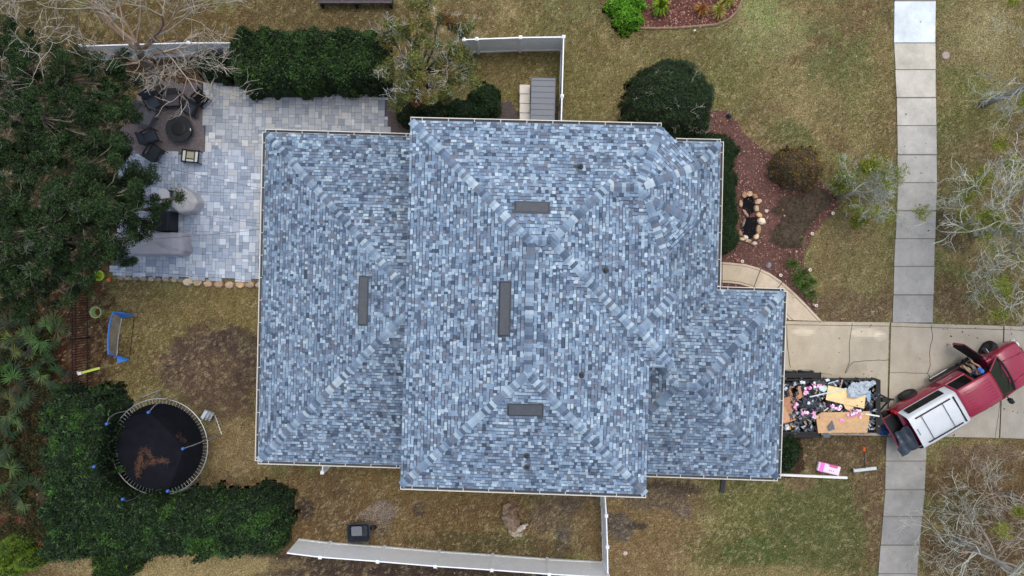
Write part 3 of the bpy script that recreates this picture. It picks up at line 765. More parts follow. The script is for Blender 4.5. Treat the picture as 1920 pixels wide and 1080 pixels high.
# ------------------------------------------------------------------ plants
M_leaf = leafmat('leaves', .5, .22)
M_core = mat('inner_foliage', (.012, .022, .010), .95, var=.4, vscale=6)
M_core2 = mat('inner_twigs', (.075, .055, .042), .95, var=.4, vscale=6)
M_bark = mat('bark', (.16, .125, .10), .9, var=.35, vscale=5, bump=.8, bscale=20)
M_lich = mat('lichen_bark', None, .9, var=.25, vscale=4)
def unit(a): return a / np.maximum(1e-9, np.linalg.norm(a, axis=1, keepdims=True))
def whorls(name, Cn, Nn, k, ln, wd, cols, parent, spread=1.0, m=None, rs=RS):
    """k leaves round each cluster centre; cols per cluster"""
    n = len(Cn); Cn = np.repeat(Cn, k, 0); Nn = np.repeat(Nn, k, 0); cc = np.repeat(cols, k, 0)
    r = unit(rs.normal(size=(n * k, 3))); ax = unit(Nn * .45 + r * spread)
    sd_ = unit(np.cross(ax, unit(rs.normal(size=(n * k, 3)) * .6 + Nn)))
    L = ln * rs.uniform(.6, 1.25, (n * k, 1)); Wd = wd * rs.uniform(.7, 1.2, (n * k, 1))
    c = Cn + rs.normal(size=(n * k, 3)) * ln * .25
    V = np.stack([c, c + ax * L * .5 + sd_ * Wd * .5, c + ax * L, c + ax * L * .5 - sd_ * Wd * .5], 1).reshape(-1, 3)
    cc = np.clip(cc * rs.uniform(.7, 1.35, (n * k, 1)), 0, 1)
    return np_mesh(name, V, np.arange(4 * n * k).reshape(-1, 4), cc, m or M_leaf, parent)
def pick(pal, n, rs=RS, w=None, jit=.18):
    a = np.array([lin(*p) for p in pal]); c = a[rs.choice(len(a), n, p=w)]
    return c * rs.uniform(1 - jit, 1 + jit, (n, 1)) * (1 + rs.normal(0, .04, (n, 3)))
def sdist(shapes, X, Y, z):
    """signed distance inside the union of shapes (metres, positive inside)"""
    best = np.full(X.shape, -99.0)
    for s in shapes:
        if s[0] == 'e':
            c = P(s[1], s[2], z); k = (HC - z) / FP; rx, ry = s[3] * k, s[4] * k
            d = (1 - np.sqrt(((X - c.x) / rx) ** 2 + ((Y - c.y) / ry) ** 2)) * min(rx, ry)
        else:
            a = P(s[1], s[2], z); b = P(s[3], s[4], z); r = s[5] if len(s) > 5 else .3
            cx, cy, hx, hy = (a.x + b.x) / 2, (a.y + b.y) / 2, abs(b.x - a.x) / 2, abs(a.y - b.y) / 2
            dx = np.abs(X - cx) - (hx - r); dy = np.abs(Y - cy) - (hy - r)
            d = -(np.sqrt(np.maximum(dx, 0) ** 2 + np.maximum(dy, 0) ** 2) + np.minimum(np.maximum(dx, dy), 0) - r)
        best = np.maximum(best, d)
    return best
def shrub(name, label, cat, shapes, H, shoulder, dens, k, ln, wd, pal, w=None, bump=.12, bs=1.3, group=None, seed=1, tips=None, spread=1.0, z0=0.0, bright=None, gap=0.0, twigs=0, stem=True, core=None, lobe=.45):
    rs = np.random.RandomState(seed); zz = H * .7
    xs = []; ys = []
    for s in shapes:
        kk = (HC - zz) / FP
        if s[0] == 'e': c = P(s[1], s[2], zz); xs += [c.x - s[3] * kk, c.x + s[3] * kk]; ys += [c.y - s[4] * kk, c.y + s[4] * kk]
        else: a = P(s[1], s[2], zz); b = P(s[3], s[4], zz); xs += [a.x, b.x]; ys += [a.y, b.y]
    x0, x1, y0, y1 = min(xs) - .3, max(xs) + .3, min(ys) - .3, max(ys) + .3
    cx, cy = (x0 + x1) / 2, (y0 + y1) / 2
    root = thing(name, label, cat, (cx, cy, z0), 0, group)
    def hf(X, Y):
        d = sdist(shapes, X, Y, zz) + (fbm(X * 2.2 + seed, Y * 2.2, 101) - .5) * lobe * 1.5 + (fbm(X * 7, Y * 7 + seed, 105) - .5) * .12
        t = np.clip(d / shoulder, 0, 1)
        h = H * (.12 + .88 * np.sqrt(np.clip(1 - (1 - t) ** 2, 0, 1)))
        h = h * (1 + bump * 2 * (fbm(X * bs + seed * 3, Y * bs, 111) - .5))+ .1 * bump * (fbm(X * 6, Y * 6, 113) - .5) * H
        return h, d
    A = (x1 - x0) * (y1 - y0); n = int(A * dens)
    X = rs.uniform(x0, x1, n); Y = rs.uniform(y0, y1, n); h, d = hf(X, Y)
    keep = d > 0
    if gap > 0: keep &= fbm(X * 1.8 + 7, Y * 1.8 + seed, 121) > gap
    X, Y, h, d = X[keep], Y[keep], h[keep], d[keep]
    e = .05; hx = (hf(X + e, Y)[0] - h) / e; hy = (hf(X, Y + e)[0] - h) / e
    N = unit(np.stack([-hx, -hy, np.ones(len(X))], 1)); steep = 1 / N[:, 2]
    # steeper flanks need more leaves: repeat downwards
    rep = np.clip(np.round(steep * .6), 1, 4).astype(int); I = np.repeat(np.arange(len(X)), rep)
    Z = h[I] - np.abs(rs.normal(0, .05, len(I))) - rs.uniform(0, 1, len(I)) * (steep[I] - 1).clip(0, 8) * .06 * H
    Cn = np.stack([X[I] + rs.normal(0, .03, len(I)), Y[I] + rs.normal(0, .03, len(I)), np.maximum(Z, .03) + z0], 1)
    cols = pick(pal, len(I), rs, w) * (rs.uniform(.45, 1.45, (len(I), 1)))
    cols *= (.62 + .76 * fbm(X[I] * 1.4 + seed, Y[I] * 1.4, 131))[:, None]
    if bright is not None:                     # clumps of fresh growth
        mm = sstep(.56, .7, fbm(X[I] * bright[1] + 3 * seed, Y[I] * bright[1], 141)); cols = cols * (1 - mm[:, None] * bright[2]) + np.array(lin(*bright[0])) * mm[:, None] * bright[2]
    whorls('foliage', Cn, N[I], k, ln, wd, cols, root, spread, rs=rs)
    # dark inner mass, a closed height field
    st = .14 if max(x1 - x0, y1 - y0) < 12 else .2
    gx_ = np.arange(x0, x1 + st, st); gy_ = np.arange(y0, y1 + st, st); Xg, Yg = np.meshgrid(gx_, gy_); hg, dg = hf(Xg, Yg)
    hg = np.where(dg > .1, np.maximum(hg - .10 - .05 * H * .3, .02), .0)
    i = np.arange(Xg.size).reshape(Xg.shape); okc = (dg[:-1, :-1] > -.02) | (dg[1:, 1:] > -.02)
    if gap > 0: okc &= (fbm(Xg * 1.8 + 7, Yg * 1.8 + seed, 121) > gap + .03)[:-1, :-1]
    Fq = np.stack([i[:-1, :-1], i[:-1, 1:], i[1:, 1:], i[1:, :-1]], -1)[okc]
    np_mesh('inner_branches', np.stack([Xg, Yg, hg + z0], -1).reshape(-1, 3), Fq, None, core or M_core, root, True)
    if twigs:
        mb = MB(); r = random.Random(seed)
        for _ in range(twigs):
            j = rs.randint(len(I)); p = Vector(Cn[j]); 
            if d[I[j]] < .25: continue
            twig(mb, p - Vector((0, 0, .12)), r, .3, lin(186, 180, 168), .008, 2, .1)
        mb.build('bare_twigs', M_lich, root)
    return root
def twig(mb, p, r, L, c, rad=.014, n=3, up=.2):
    for _ in range(n):
        a = r.uniform(0, 6.28); d = Vector((math.cos(a), math.sin(a), r.uniform(up, .7))).normalized()
        grow(mb, p, d, L * r.uniform(.6, 1.2), rad, 2, r, c, sides=3, kids=(2, 3))
def grow(mb, p, d, L, rad, depth, r, col, sides=4, kids=(3, 4), trop=.06, wig=.22, rmin=.0035, cfun=None, spread=(.45, 1.0), tips=None, shrink=(.5, .78)):
    n = 4 if depth > 0 else 3; pts = [Vector(p)]; rr = [rad]; dd = Vector(d)
    for i in range(n):
        dd = (dd + Vector((r.gauss(0, wig), r.gauss(0, wig), r.gauss(0, wig * .7) + trop))).normalized()
        pts.append(pts[-1] + dd * L / n); rr.append(max(rmin, rad * (1 - .62 * (i + 1) / n)))
    c = col if cfun is None else cfun(r, rad)
    mb.tube(pts, rr, sides if rad > .03 else 3, c, cap=False)
    if tips is not None and depth <= 1: tips.append(pts[-1])
    if depth <= 0: return
    k = r.randint(*kids)
    for j in range(k):
        t = r.uniform(.25, 1.0) if j else 1.0; i = min(n - 1, int(t * n)); f = t * n - i
        q = pts[i].lerp(pts[i + 1], min(1, f)); base = (pts[i + 1] - pts[i]).normalized()
        a = r.uniform(0, 6.28); o = base.orthogonal().normalized(); o = Matrix.Rotation(a, 3, base) @ o
        ang = r.uniform(*spread); nd = (base * math.cos(ang) + o * math.sin(ang)).normalized()
        grow(mb, q, nd, L * r.uniform(*shrink), max(rmin, rr[i] * r.uniform(.5, .75)), depth - 1, r, col, sides, kids, trop, wig, rmin, cfun, spread, tips, shrink)
def shade(c, k): return tuple(v * k for v in c)
GREY = lambda r, rad: shade(lin(184, 188, 176) if rad < .05 else lin(150, 142, 132), r.uniform(.6, 1.15))
BROWNG = lambda r, rad: shade(lin(182, 174, 162) if rad < .035 else lin(140, 120, 102), r.uniform(.6, 1.15))
def bare_tree(name, label, base, pts, rads, limbs, seed, cfun, depth=4, L=2.6, kids=(3, 4), trop=.05, moss=0, mosspal=None, group=None, lich=0, spread=(.4, .95), shrink=(.5, .75), rm=.0065):
    """pts: trunk polyline (world), limbs: list of (point index, direction, length, radius)"""
    r = random.Random(seed); root = thing(name, label, 'tree', tuple(base), 0, group)
    mb = MB(); mb.tube(pts, rads, 8, cap=True); mb.build('trunk', M_bark if cfun is BROWNG else M_greybark, root, True)
    mb = MB(); tips = []
    for (i, d, l, ra) in limbs:
        grow(mb, pts[i], Vector(d).normalized(), l, ra, depth, r, None, 5, kids, trop, .2, rm, cfun, spread, tips, shrink)
    mb.build('branches', M_lich, root)
    if moss and tips:
        rs = np.random.RandomState(seed); Cn = []; 
        for _ in range(moss):
            t = tips[rs.randint(len(tips))]; n = rs.randint(60, 160); rr_ = rs.uniform(.25, .5)
            Cn.append(np.array(t)[None] + unit(rs.normal(size=(n, 3))) * rr_ * rs.rand(n, 1) ** .5)
        Cn = np.concatenate(Cn); cols = pick(mosspal, len(Cn), rs)
        whorls('mistletoe', Cn, unit(rs.normal(size=Cn.shape)) * .3 + np.array([0, 0, .6]), 4, .09, .03, cols, root, rs=rs)
    if lich and tips:
        rs = np.random.RandomState(seed + 1); T_ = np.array([list(t) for t in tips]); n = lich
        Cn = T_[rs.randint(len(T_), size=n)] + rs.normal(0, .12, (n, 3)); cols = pick([(150, 166, 158), (170, 180, 170), (128, 142, 132)], n, rs)
        whorls('lichen', Cn, unit(rs.normal(size=Cn.shape)), 3, .07, .012, cols, root, rs=rs)
    return root
M_greybark = mat('grey_bark', (.30, .30, .29), .9, var=.4, vscale=4, bump=.8, bscale=18)

def leafy_tree(name, label, base, H, blobs, pal, w, dens, seed, ln=.075, wd=.03, k=5, trunk_r=.16, lean=(0, 0), group=None, twigs=60, tw_col=(140, 144, 130), patch=None, cat='tree'):
    """blobs: (px, py, z, rpx) leaf masses by photo position at their own height"""
    rs = np.random.RandomState(seed); r = random.Random(seed)
    root = thing(name, label, cat, tuple(base), 0, group)
    B = Vector(base); top = B + Vector((lean[0], lean[1], H * .55))
    mb = MB(); mid = B.lerp(top, .5) + Vector((r.uniform(-.2, .2), r.uniform(-.2, .2), 0))
    mb.tube([B + Vector((0, 0, -.1)), mid, top], [trunk_r * 1.25, trunk_r, trunk_r * .75], 8); mb.build('trunk', M_bark, root, True)
    bm_ = MB(); Cs = []; Ns = []; Ks = []
    for (px, py, z, rp) in blobs:
        c = P(px, py, z); R = rp * (HC - z) / FP
        q = top.lerp(c, .5) + Vector((r.uniform(-.3, .3), r.uniform(-.3, .3), -.3))
        bm_.tube([top - Vector((0, 0, r.uniform(0, H * .25))), q, c - Vector((0, 0, .2 * R))], [trunk_r * .5, trunk_r * .28, .03], 5, lin(96, 86, 76))
        n = int(R * R * math.pi * dens)
        # sub-clumps give light and dark groups with gaps between
        ns = max(6, int(R * R * 9)); sc = unit(rs.normal(size=(ns, 3))) * (rs.rand(ns, 1) ** .4) * R; sc[:, 2] = sc[:, 2] * .45
        sc += np.array(c)
        for s in range(0, ns, 2): 
            v = Vector(sc[s]); bm_.tube([q.lerp(c, .6), (c + v) / 2 + Vector((0, 0, -.05)), v], [.03, .02, .008], 3, lin(110, 104, 92))
        j = rs.randint(ns, size=n); rad = rs.uniform(.16, .38, ns)[j]
        off = unit(rs.normal(size=(n, 3))) * (rs.rand(n, 1) ** .45) * rad[:, None]; off[:, 2] *= .6
        Cs.append(sc[j] + off); Ns.append(unit(off + np.array([0, 0, .25])))
        sub = rs.uniform(.6, 1.35, ns)[j]
        cc = pick(pal, n, rs, w) * sub[:, None]
        Ks.append(cc)
        for _ in range(int(twigs * R * R / 3)):
            v = Vector(sc[rs.randint(ns)]) + Vector((0, 0, .1)); twig(bm_, v, r, .42, shade(lin(*tw_col), r.uniform(.35, .9)), .006, 2, .1)
    bm_.build('branches', M_lich, root)
    Cs = np.concatenate(Cs); Ns = np.concatenate(Ns); Ks = np.concatenate(Ks)
    if patch:
        for (px, py, rp, c, s) in patch:
            z = np.mean(Cs[:, 2]); d = np.hypot(960 + Cs[:, 0] * FP / (HC - Cs[:, 2]) - px, 540 - Cs[:, 1] * FP / (HC - Cs[:, 2]) - py) / rp
            mm = sstep(1.2, .5, d + RS.uniform(-.3, .3, len(d))) * s; Ks = Ks * (1 - mm[:, None]) + np.array(lin(*c)) * mm[:, None] * rs.uniform(.6, 1.3, (len(d), 1))
    whorls('foliage', Cs, Ns, k, ln, wd, Ks * (rs.uniform(.6, 1.35, (len(Ks), 1))), root, 1.1, rs=rs)
    return root

HEDGE = [(60, 84, 46), (45, 67, 38), (74, 100, 52), (36, 54, 34)]; HW = [.34, .32, .14, .2]
shrub('hedge', 'broad dark green hedge with leafy rosettes along the top edge of the patio', 'hedge', [('r', 438, 56, 722, 163, .5), ('e', 470, 110, 45, 50)], 2.3, .5, 190, 7, .12, .05, HEDGE, HW, bright=((84, 124, 54), 2.2, .45), seed=3)
shrub('hedge', 'long L-shaped dark green hedge wrapping the trampoline corner', 'hedge', [('r', 92, 735, 208, 1000, .5), ('r', 86, 928, 528, 1046, .6), ('e', 462, 985, 66, 60), ('e', 150, 960, 70, 60), ('e', 130, 790, 50, 50)], 2.2, .55, 150, 7, .125, .052, [(56, 80, 48), (42, 64, 41), (68, 96, 52), (33, 51, 33)], HW, bright=((84, 128, 52), 1.7, .5), seed=5, lobe=.75, bump=.2)
shrub('bush', 'rounded dark green bush below the long hedge near the bottom edge', 'bush', [('e', 211, 1052, 47, 42)], 1.3, .7, 230, 6, .1, .04, [(54, 82, 40), (40, 66, 34), (80, 110, 44)], [.4, .35, .25], seed=6)
shrub('bush', 'big domed dark shrub with bare grey twigs on the lawn behind the house corner', 'bush', [('e', 1266, 180, 88, 82)], 2.9, 1.9, 260, 6, .075, .03, [(60, 84, 50), (46, 68, 42), (74, 96, 58), (72, 74, 48)], [.34, .36, .18, .12], seed=8, twigs=26)
shrub('hedge', 'low clipped box hedge curving round the front wall of the house', 'hedge', [('r', 1270, 244, 1386, 480, .9), ('r', 1300, 246, 1350, 300, .4)], 1.1, .5, 520, 5, .05, .022, [(44, 74, 36), (34, 60, 30), (56, 88, 42)], [.4, .4, .2], bump=.03, seed=9)
shrub('bush', 'dense dark evergreen shrub against the house wall behind the mottled tree', 'bush', [('e', 905, 190, 34, 42), ('e', 880, 205, 46, 28)], 1.9, .9, 260, 6, .08, .032, [(44, 70, 36), (34, 54, 30), (60, 88, 42)], [.4, .4, .2], seed=10)
shrub('bush', 'low dark ragged shrub beside the gravel strip at the house corner', 'bush', [('e', 765, 205, 26, 28), ('e', 820, 205, 50, 26)], 1.4, .7, 200, 6, .09, .035, [(48, 68, 34), (36, 52, 28), (84, 78, 44)], [.4, .4, .2], seed=11)
shrub('bush', 'rusty brown and olive rounded shrub in the mulch beside the grey twiggy tree', 'bush', [('e', 1502, 312, 46, 44)], 1.5, .95, 260, 6, .07, .028, [(130, 106, 60), (104, 98, 58), (84, 86, 52), (146, 114, 62)], [.3, .3, .2, .2], seed=12, core=M_core2)
shrub('bush', 'sparse low olive ground shrub in the middle of the mulch bed', 'bush', [('e', 1500, 395, 42, 34), ('e', 1478, 440, 34, 30), ('e', 1530, 375, 30, 24)], .34, .6, 150, 5, .07, .02, [(98, 94, 58), (82, 74, 50), (108, 98, 70)], [.4, .4, .2], seed=13, core=M_core2)
shrub('bush', 'dark green shrub tucked beside the garage wall near the trailer', 'bush', [('e', 1478, 850, 27, 38)], 1.3, .6, 260, 6, .08, .032, [(40, 66, 34), (30, 50, 28), (56, 84, 38)], [.4, .4, .2], seed=14)
shrub('bush', 'small evergreen shrub between white fence and patio hedge', 'bush', [('e', 400, 118, 34, 24)], 1.5, .7, 220, 6, .085, .034, [(46, 72, 38), (36, 58, 32), (60, 86, 44)], [.4, .4, .2], seed=15)
shrub('bush', 'small leafy bush in front of the left end of the long hedge', 'bush', [('e', 92, 1022, 22, 14)], .7, .5, 220, 6, .085, .034, [(60, 96, 46), (50, 80, 40)], [.5, .5], seed=16)
# lime pine-like bush at the bottom left corner
shrub('bush', 'lime green feathery bush at the bottom left corner', 'bush', [('e', 8, 1030, 24, 20), ('e', 40, 1056, 20, 16), ('e', 5, 1070, 26, 20), ('e', 26, 1034, 16, 14)], 1.5, .5, 420, 8, .13, .012, [(120, 150, 50), (96, 126, 44), (142, 168, 62)], [.4, .35, .25], bump=.25, bs=2.5, seed=17, spread=.8)

# mottled lichen tree above the house
leafy_tree('lichen_tree', 'mottled olive and rust tree with pale lichen twigs above the house', P(806, 165), 5.5,
    [(760, 60, 4.4, 42), (800, 90, 4.8, 55), (745, 110, 4.2, 42), (850, 110, 4.4, 45), (790, 150, 4.6, 50), (840, 165, 4.2, 42), (865, 60, 4.2, 32), (780, 20, 4.2, 30), (820, 40, 4.4, 36), (770, 190, 3.8, 36), (875, 140, 3.8, 26), (730, 70, 3.8, 24)],
    [(112, 124, 68), (130, 126, 66), (92, 108, 64), (144, 138, 74), (74, 90, 54), (140, 96, 54)], [.28, .18, .24, .13, .14, .03], 430, 21, ln=.075, wd=.034, twigs=24, tw_col=(236, 238, 230),
    patch=[(775, 35, 22, (150, 128, 60), .5), (842, 130, 20, (150, 110, 50), .4), (805, 160, 26, (150, 118, 50), .5), (785, 200, 18, (168, 84, 48), .5), (848, 30, 20, (156, 84, 52), .5), (725, 95, 18, (150, 112, 56), .4)])
# evergreen oaks on the left
OAK = [(52, 76, 42), (38, 57, 34), (66, 92, 50), (30, 44, 28), (80, 98, 54)]; OW = [.32, .28, .16, .16, .08]
leafy_tree('oak_tree', 'dark oak spreading its small leaves over the patio furniture', P(190, 400), 7.5,
    [(230, 250, 5.5, 60), (180, 300, 6.2, 75), (240, 330, 5.2, 50), (200, 370, 6.5, 75), (280, 325, 4.4, 26), (150, 400, 6.4, 70), (240, 400, 5.5, 52), (300, 395, 4.4, 30), (190, 450, 6, 60), (130, 340, 6.8, 70), (225, 440, 5, 40), (258, 372, 5, 40), (330, 372, 4.2, 16), (228, 480, 4.6, 26), (280, 415, 4.6, 26)],
    OAK, OW, 720, 31, ln=.062, wd=.026, group='evergreen oaks at the left edge', twigs=5)
leafy_tree('oak_tree', 'dark oak at the left edge below the bare tree', P(90, 220), 8,
    [(60, 130, 6, 70), (120, 170, 6.2, 75), (40, 210, 6.6, 75), (110, 240, 6.8, 75), (190, 200, 5.6, 55), (20, 290, 6.4, 70), (90, 300, 6.5, 70), (190, 150, 4.8, 40), (235, 185, 4.4, 30), (20, 90, 5.6, 60), (250, 150, 4, 22), (0, 150, 6, 60), (165, 250, 6.2, 60), (220, 120, 4.2, 34), (195, 125, 4.6, 40), (150, 110, 5, 40), (10, 40, 5, 40), (70, 250, 6, 60)],
    OAK, OW, 700, 32, ln=.062, wd=.026, group='evergreen oaks at the left edge', twigs=5)
leafy_tree('oak_tree', 'dark oak behind the left end of the patio and the lime toys', P(60, 450), 8,
    [(40, 380, 6.4, 75), (30, 450, 6.2, 75), (90, 430, 6.6, 75), (70, 500, 6, 60), (140, 500, 5.4, 50), (10, 520, 5.6, 50), (120, 545, 4.6, 38), (165, 540, 4.2, 26), (80, 550, 4.4, 40), (150, 455, 5.8, 55), (30, 560, 4.4, 40), (110, 470, 5.6, 60), (60, 400, 5.8, 60), (5, 480, 5.4, 50), (40, 520, 5, 50)],
    OAK, OW, 700, 33, ln=.062, wd=.026, group='evergreen oaks at the left edge', twigs=6)
# bare trees
b = P(303, 172); T1 = [b, P(296, 160, .9), P(285, 140, 1.9), P(272, 118, 2.9), P(262, 100, 3.6), P(255, 80, 4.6)]
bare_tree('bare_tree', 'tall leafless tree with orange brown trunk leaning over the white fence above the fire pit', b, T1, [.26, .22, .2, .18, .15, .10],
    [(3, (1.0, .25, .35), 3.0, .07), (3, (-1, .1, .35), 3.2, .07), (4, (-.9, .7, .5), 3.4, .08), (4, (.9, .8, .5), 3.6, .08), (4, (-.2, 1, .5), 3.0, .07), (5, (.35, 1, .6), 3.0, .06), (5, (-.6, 1, .6), 3.2, .06), (2, (1, -.05, .4), 2.2, .045), (2, (.75, -.55, .5), 1.5, .03), (3, (-1, -.25, .35), 3.0, .05), (4, (1, .4, .3), 3.6, .06), (5, (-1, .5, .4), 3.2, .06)],
    41, BROWNG, depth=4, L=2.6, kids=(3, 4), lich=1500, rm=.007)
MOSS = [(132, 142, 46), (102, 118, 38), (156, 160, 62)]
b = P(1568, 372)
bare_tree('bare_tree', 'small grey lichen covered leafless tree with olive mistletoe in the mulch bed', b, [b, b + Vector((.03, .02, .7)), b + Vector((.1, .1, 1.4))], [.10, .08, .06],
    [(1, (1, .2, .5), 0.95, .04), (2, (.8, .8, .6), 1.02, .04), (2, (1, -.5, .5), 1.02, .04), (2, (-.3, .9, .7), 0.88, .035), (1, (-.9, .4, .4), 0.61, .025), (2, (.3, .3, 1), 0.95, .04), (2, (1, .5, .3), 1.09, .04), (1, (.5, -.9, .4), 0.75, .03)],
    42, GREY, depth=4, kids=(3, 5), moss=26, mosspal=MOSS, lich=1500, rm=.0065)
b = P(1842, 195)
T3 = [b + Vector((0, 0, -.05)), b + Vector((.05, 0, 1.5)), b + Vector((.1, .05, 3)), b + Vector((.1, .1, 4.5)), b + Vector((.2, .1, 6))]
bare_tree('bare_tree', 'leafless street tree with thick grey trunk at the upper right edge', b, T3, [.2, .16, .15, .13, .1],
    [(1, (-.5, -.9, .25), 1.54, .05), (2, (-.9, -.45, .3), 1.85, .05), (2, (-.7, .6, .3), 1.85, .05), (3, (-1, .2, .4), 2.46, .07), (3, (.3, -1, .4), 2.31, .07), (3, (-.2, 1, .4), 2.31, .06), (4, (1, 0, .5), 2.31, .06), (4, (-.8, -.8, .5), 2.46, .06), (2, (.4, -1, .2), 2.00, .05)],
    43, GREY, depth=4, kids=(2, 4), lich=800, moss=5, mosspal=MOSS)
b = P(1822, 440)
T4 = [b + Vector((0, 0, -.05)), b + Vector((.05, 0, 1.4)), b + Vector((.1, -.02, 2.8)), b + Vector((.2, .1, 4.2)), b + Vector((.2, .1, 5.6))]
bare_tree('bare_tree', 'leafless street tree with olive mistletoe clumps at the right edge above the driveway', b, T4, [.19, .15, .14, .12, .09],
    [(1, (-1, .1, .25), 1.92, .05), (1, (-.9, -.5, .25), 1.92, .05), (2, (-1, .5, .3), 2.28, .05), (2, (-.6, -1, .3), 2.28, .06), (2, (.1, 1, .4), 2.28, .06), (3, (-1, .3, .3), 2.79, .06), (3, (-.9, -.6, .35), 2.79, .06), (3, (.6, -.8, .4), 2.45, .06), (4, (-.3, .9, .5), 2.45, .05), (4, (.9, .3, .5), 2.28, .05), (2, (0, -1, .3), 2.28, .05)],
    44, GREY, depth=4, lich=2500, moss=60, mosspal=MOSS, kids=(3, 4), rm=.009)
b = P(1795, 1012)
T5 = [b + Vector((0, 0, -.05)), b + Vector((.05, 0, 1.2)), b + Vector((.1, -.02, 2.4)), b + Vector((.2, -.1, 3.4))]
bare_tree('bare_tree', 'leafless grey tree fanning over the grass near the bottom end of the sidewalk', b, T5, [.15, .13, .11, .08],
    [(1, (-1, .3, .3), 2.15, .05), (1, (-.9, -.3, .3), 1.95, .045), (2, (-.4, 1, .4), 2.35, .05), (2, (.4, 1, .4), 2.35, .05), (2, (-1, .7, .4), 2.35, .05), (3, (.1, .9, .6), 2.15, .045), (3, (-.9, 0, .5), 2.15, .045), (2, (.9, .2, .4), 2.35, .05), (2, (.4, -1, .3), 2.15, .05)],
    45, GREY, depth=4, lich=800, kids=(3, 4), rm=.006)
b = P(1890, 930)
T6 = [b + Vector((0, 0, -.05)), b + Vector((.0, 0, 1.4)), b + Vector((.1, -.02, 2.8)), b + Vector((.1, -.1, 4.2))]
bare_tree('bare_tree', 'leafless tree with reddish grey twigs at the right edge below the truck', b, T6, [.17, .14, .12, .09],
    [(1, (-1, .5, .25), 2.54, .05), (1, (-.9, -.3, .25), 2.35, .045), (2, (-.6, 1, .4), 2.54, .05), (2, (.2, 1, .4), 2.54, .05), (2, (-1, .2, .3), 2.74, .05), (3, (-.1, -.9, .4), 2.54, .045), (3, (-.9, -.7, .4), 2.54, .045), (3, (-.8, .8, .4), 2.54, .05)],
    46, BROWNG, depth=4, kids=(3, 4), lich=600, rm=.006, moss=3, mosspal=MOSS)
M_g = M_lich
# palmettos: fans of narrow blades
def palmetto(px, py, R, seed, label, pal):
    r = random.Random(seed); c = P(px, py, .5); root = thing('palmetto', label, 'palmetto', (c.x, c.y, 0), 0, 'saw palmettos under the oaks')
    mb = MB(); st = MB()
    for f in range(r.randint(6, 9)):
        a = r.uniform(0, 6.28); L = R * r.uniform(.35, .75); h = r.uniform(.5, 1.0)
        o = Vector((c.x + math.cos(a) * L, c.y + math.sin(a) * L, h)); st.tube([(c.x, c.y, .05), (c.x + math.cos(a) * L * .5, c.y + math.sin(a) * L * .5, h * .8), tuple(o)], .012, 4, lin(70, 90, 40))
        base = tuple(v * r.uniform(.6, 1.3) for v in lin(*r.choice(pal))); fr = R * r.uniform(.5, .8)
        for k in range(18):
            b_ = a + (k - 8.5) / 8.5 * 2.1; d = Vector((math.cos(b_), math.sin(b_), r.uniform(-.25, .35))).normalized(); s = Vector((-d.y, d.x, 0)).normalized() * .022
            e = o + d * fr * r.uniform(.8, 1.1); m_ = o + d * fr * .45
            cc = tuple(v * r.uniform(.8, 1.25) for v in base)
            mb.face([o, m_ + s, e, m_ - s], cc)
    mb.build('fronds', M_leaf, root); st.build('stalks', M_leaf, root)
PAL = [(62, 82, 48), (50, 70, 44), (84, 104, 56), (42, 58, 38)]
for i, (x_, y_, R_, lb) in enumerate([(38, 620, .95, 'bright fan palmetto with its fronds spread, upper left of the group'), (92, 625, .9, 'fan palmetto nearest the dark picket fence, uppermost'), (20, 668, .8, 'half shaded fan palmetto at the left edge by the upper fans'),
        (55, 645, .7, 'small fan palmetto between the two uppermost fans'), (15, 710, 1.0, 'large fan palmetto at the left edge, middle of the group'), (92, 692, .6, 'light green small palmetto facing the lime pole'), (45, 730, .9, 'wide palmetto just below the middle of the group'),
        (12, 760, .8, 'lower left palmetto beside the long hedge'), (8, 835, .7, 'bluish palmetto at the left edge beside the long hedge'), (15, 885, .9, 'dark palmetto at the left edge below the bluish one'), (60, 925, .9, 'palmetto against the left side of the long hedge'), (30, 800, .6, 'small palmetto in the brown litter left of the hedge'),
        (108, 705, .6, 'palmetto just under the white bracket at the fence end')]):
    palmetto(x_, y_, R_, 60 + i, lb, PAL)
# strappy plants
def strappy(px, py, R, label, pal, seed, name='clump_plant', group=None, n=60, h=.35, wd=.02, cat='plant'):
    r = random.Random(seed); c = P(px, py, h * .5); root = thing(name, label, cat, (c.x, c.y, 0), 0, group); mb = MB()
    for k in range(n):
        a = r.uniform(0, 6.28); L = R * r.uniform(.55, 1.1); hh = h * r.uniform(.6, 1.3); d = Vector((math.cos(a), math.sin(a), 0)); s = Vector((-d.y, d.x, 0)) * wd / 2
        o = Vector((c.x, c.y, .02)) + d * R * .08; p1 = o + d * L * .45 + Vector((0, 0, hh)); p2 = o + d * L + Vector((0, 0, hh * .55))
        cc = tuple(v * r.uniform(.6, 1.35) for v in lin(*r.choice(pal)))
        mb.face([o - s * .5, o + s * .5, p1 + s, p1 - s], cc); mb.face([p1 - s, p1 + s, p2], cc)
    mb.build('leaves', M_leaf, root); return root
G2 = [(84, 128, 52), (64, 104, 44), (106, 146, 66)]; gp = 'grassy border plants by the front walk'
for i, (x_, y_, lb) in enumerate([(1484, 496, 'uppermost grassy green clump left of the pair of walk lights'), (1504, 512, 'grassy clump beside the path light on the lawn edge'), (1492, 522, 'grassy clump in the middle of the border, on its walk side'), (1506, 538, 'fullest grassy clump low in the border'), (1520, 529, 'grassy clump at the lawn edge, middle of the border'), (1521, 552, 'grassy clump nearest the driveway, beside the lowest path light')]):
    strappy(x_, y_, .42, lb, G2, 80 + i, 'border_grass', gp)
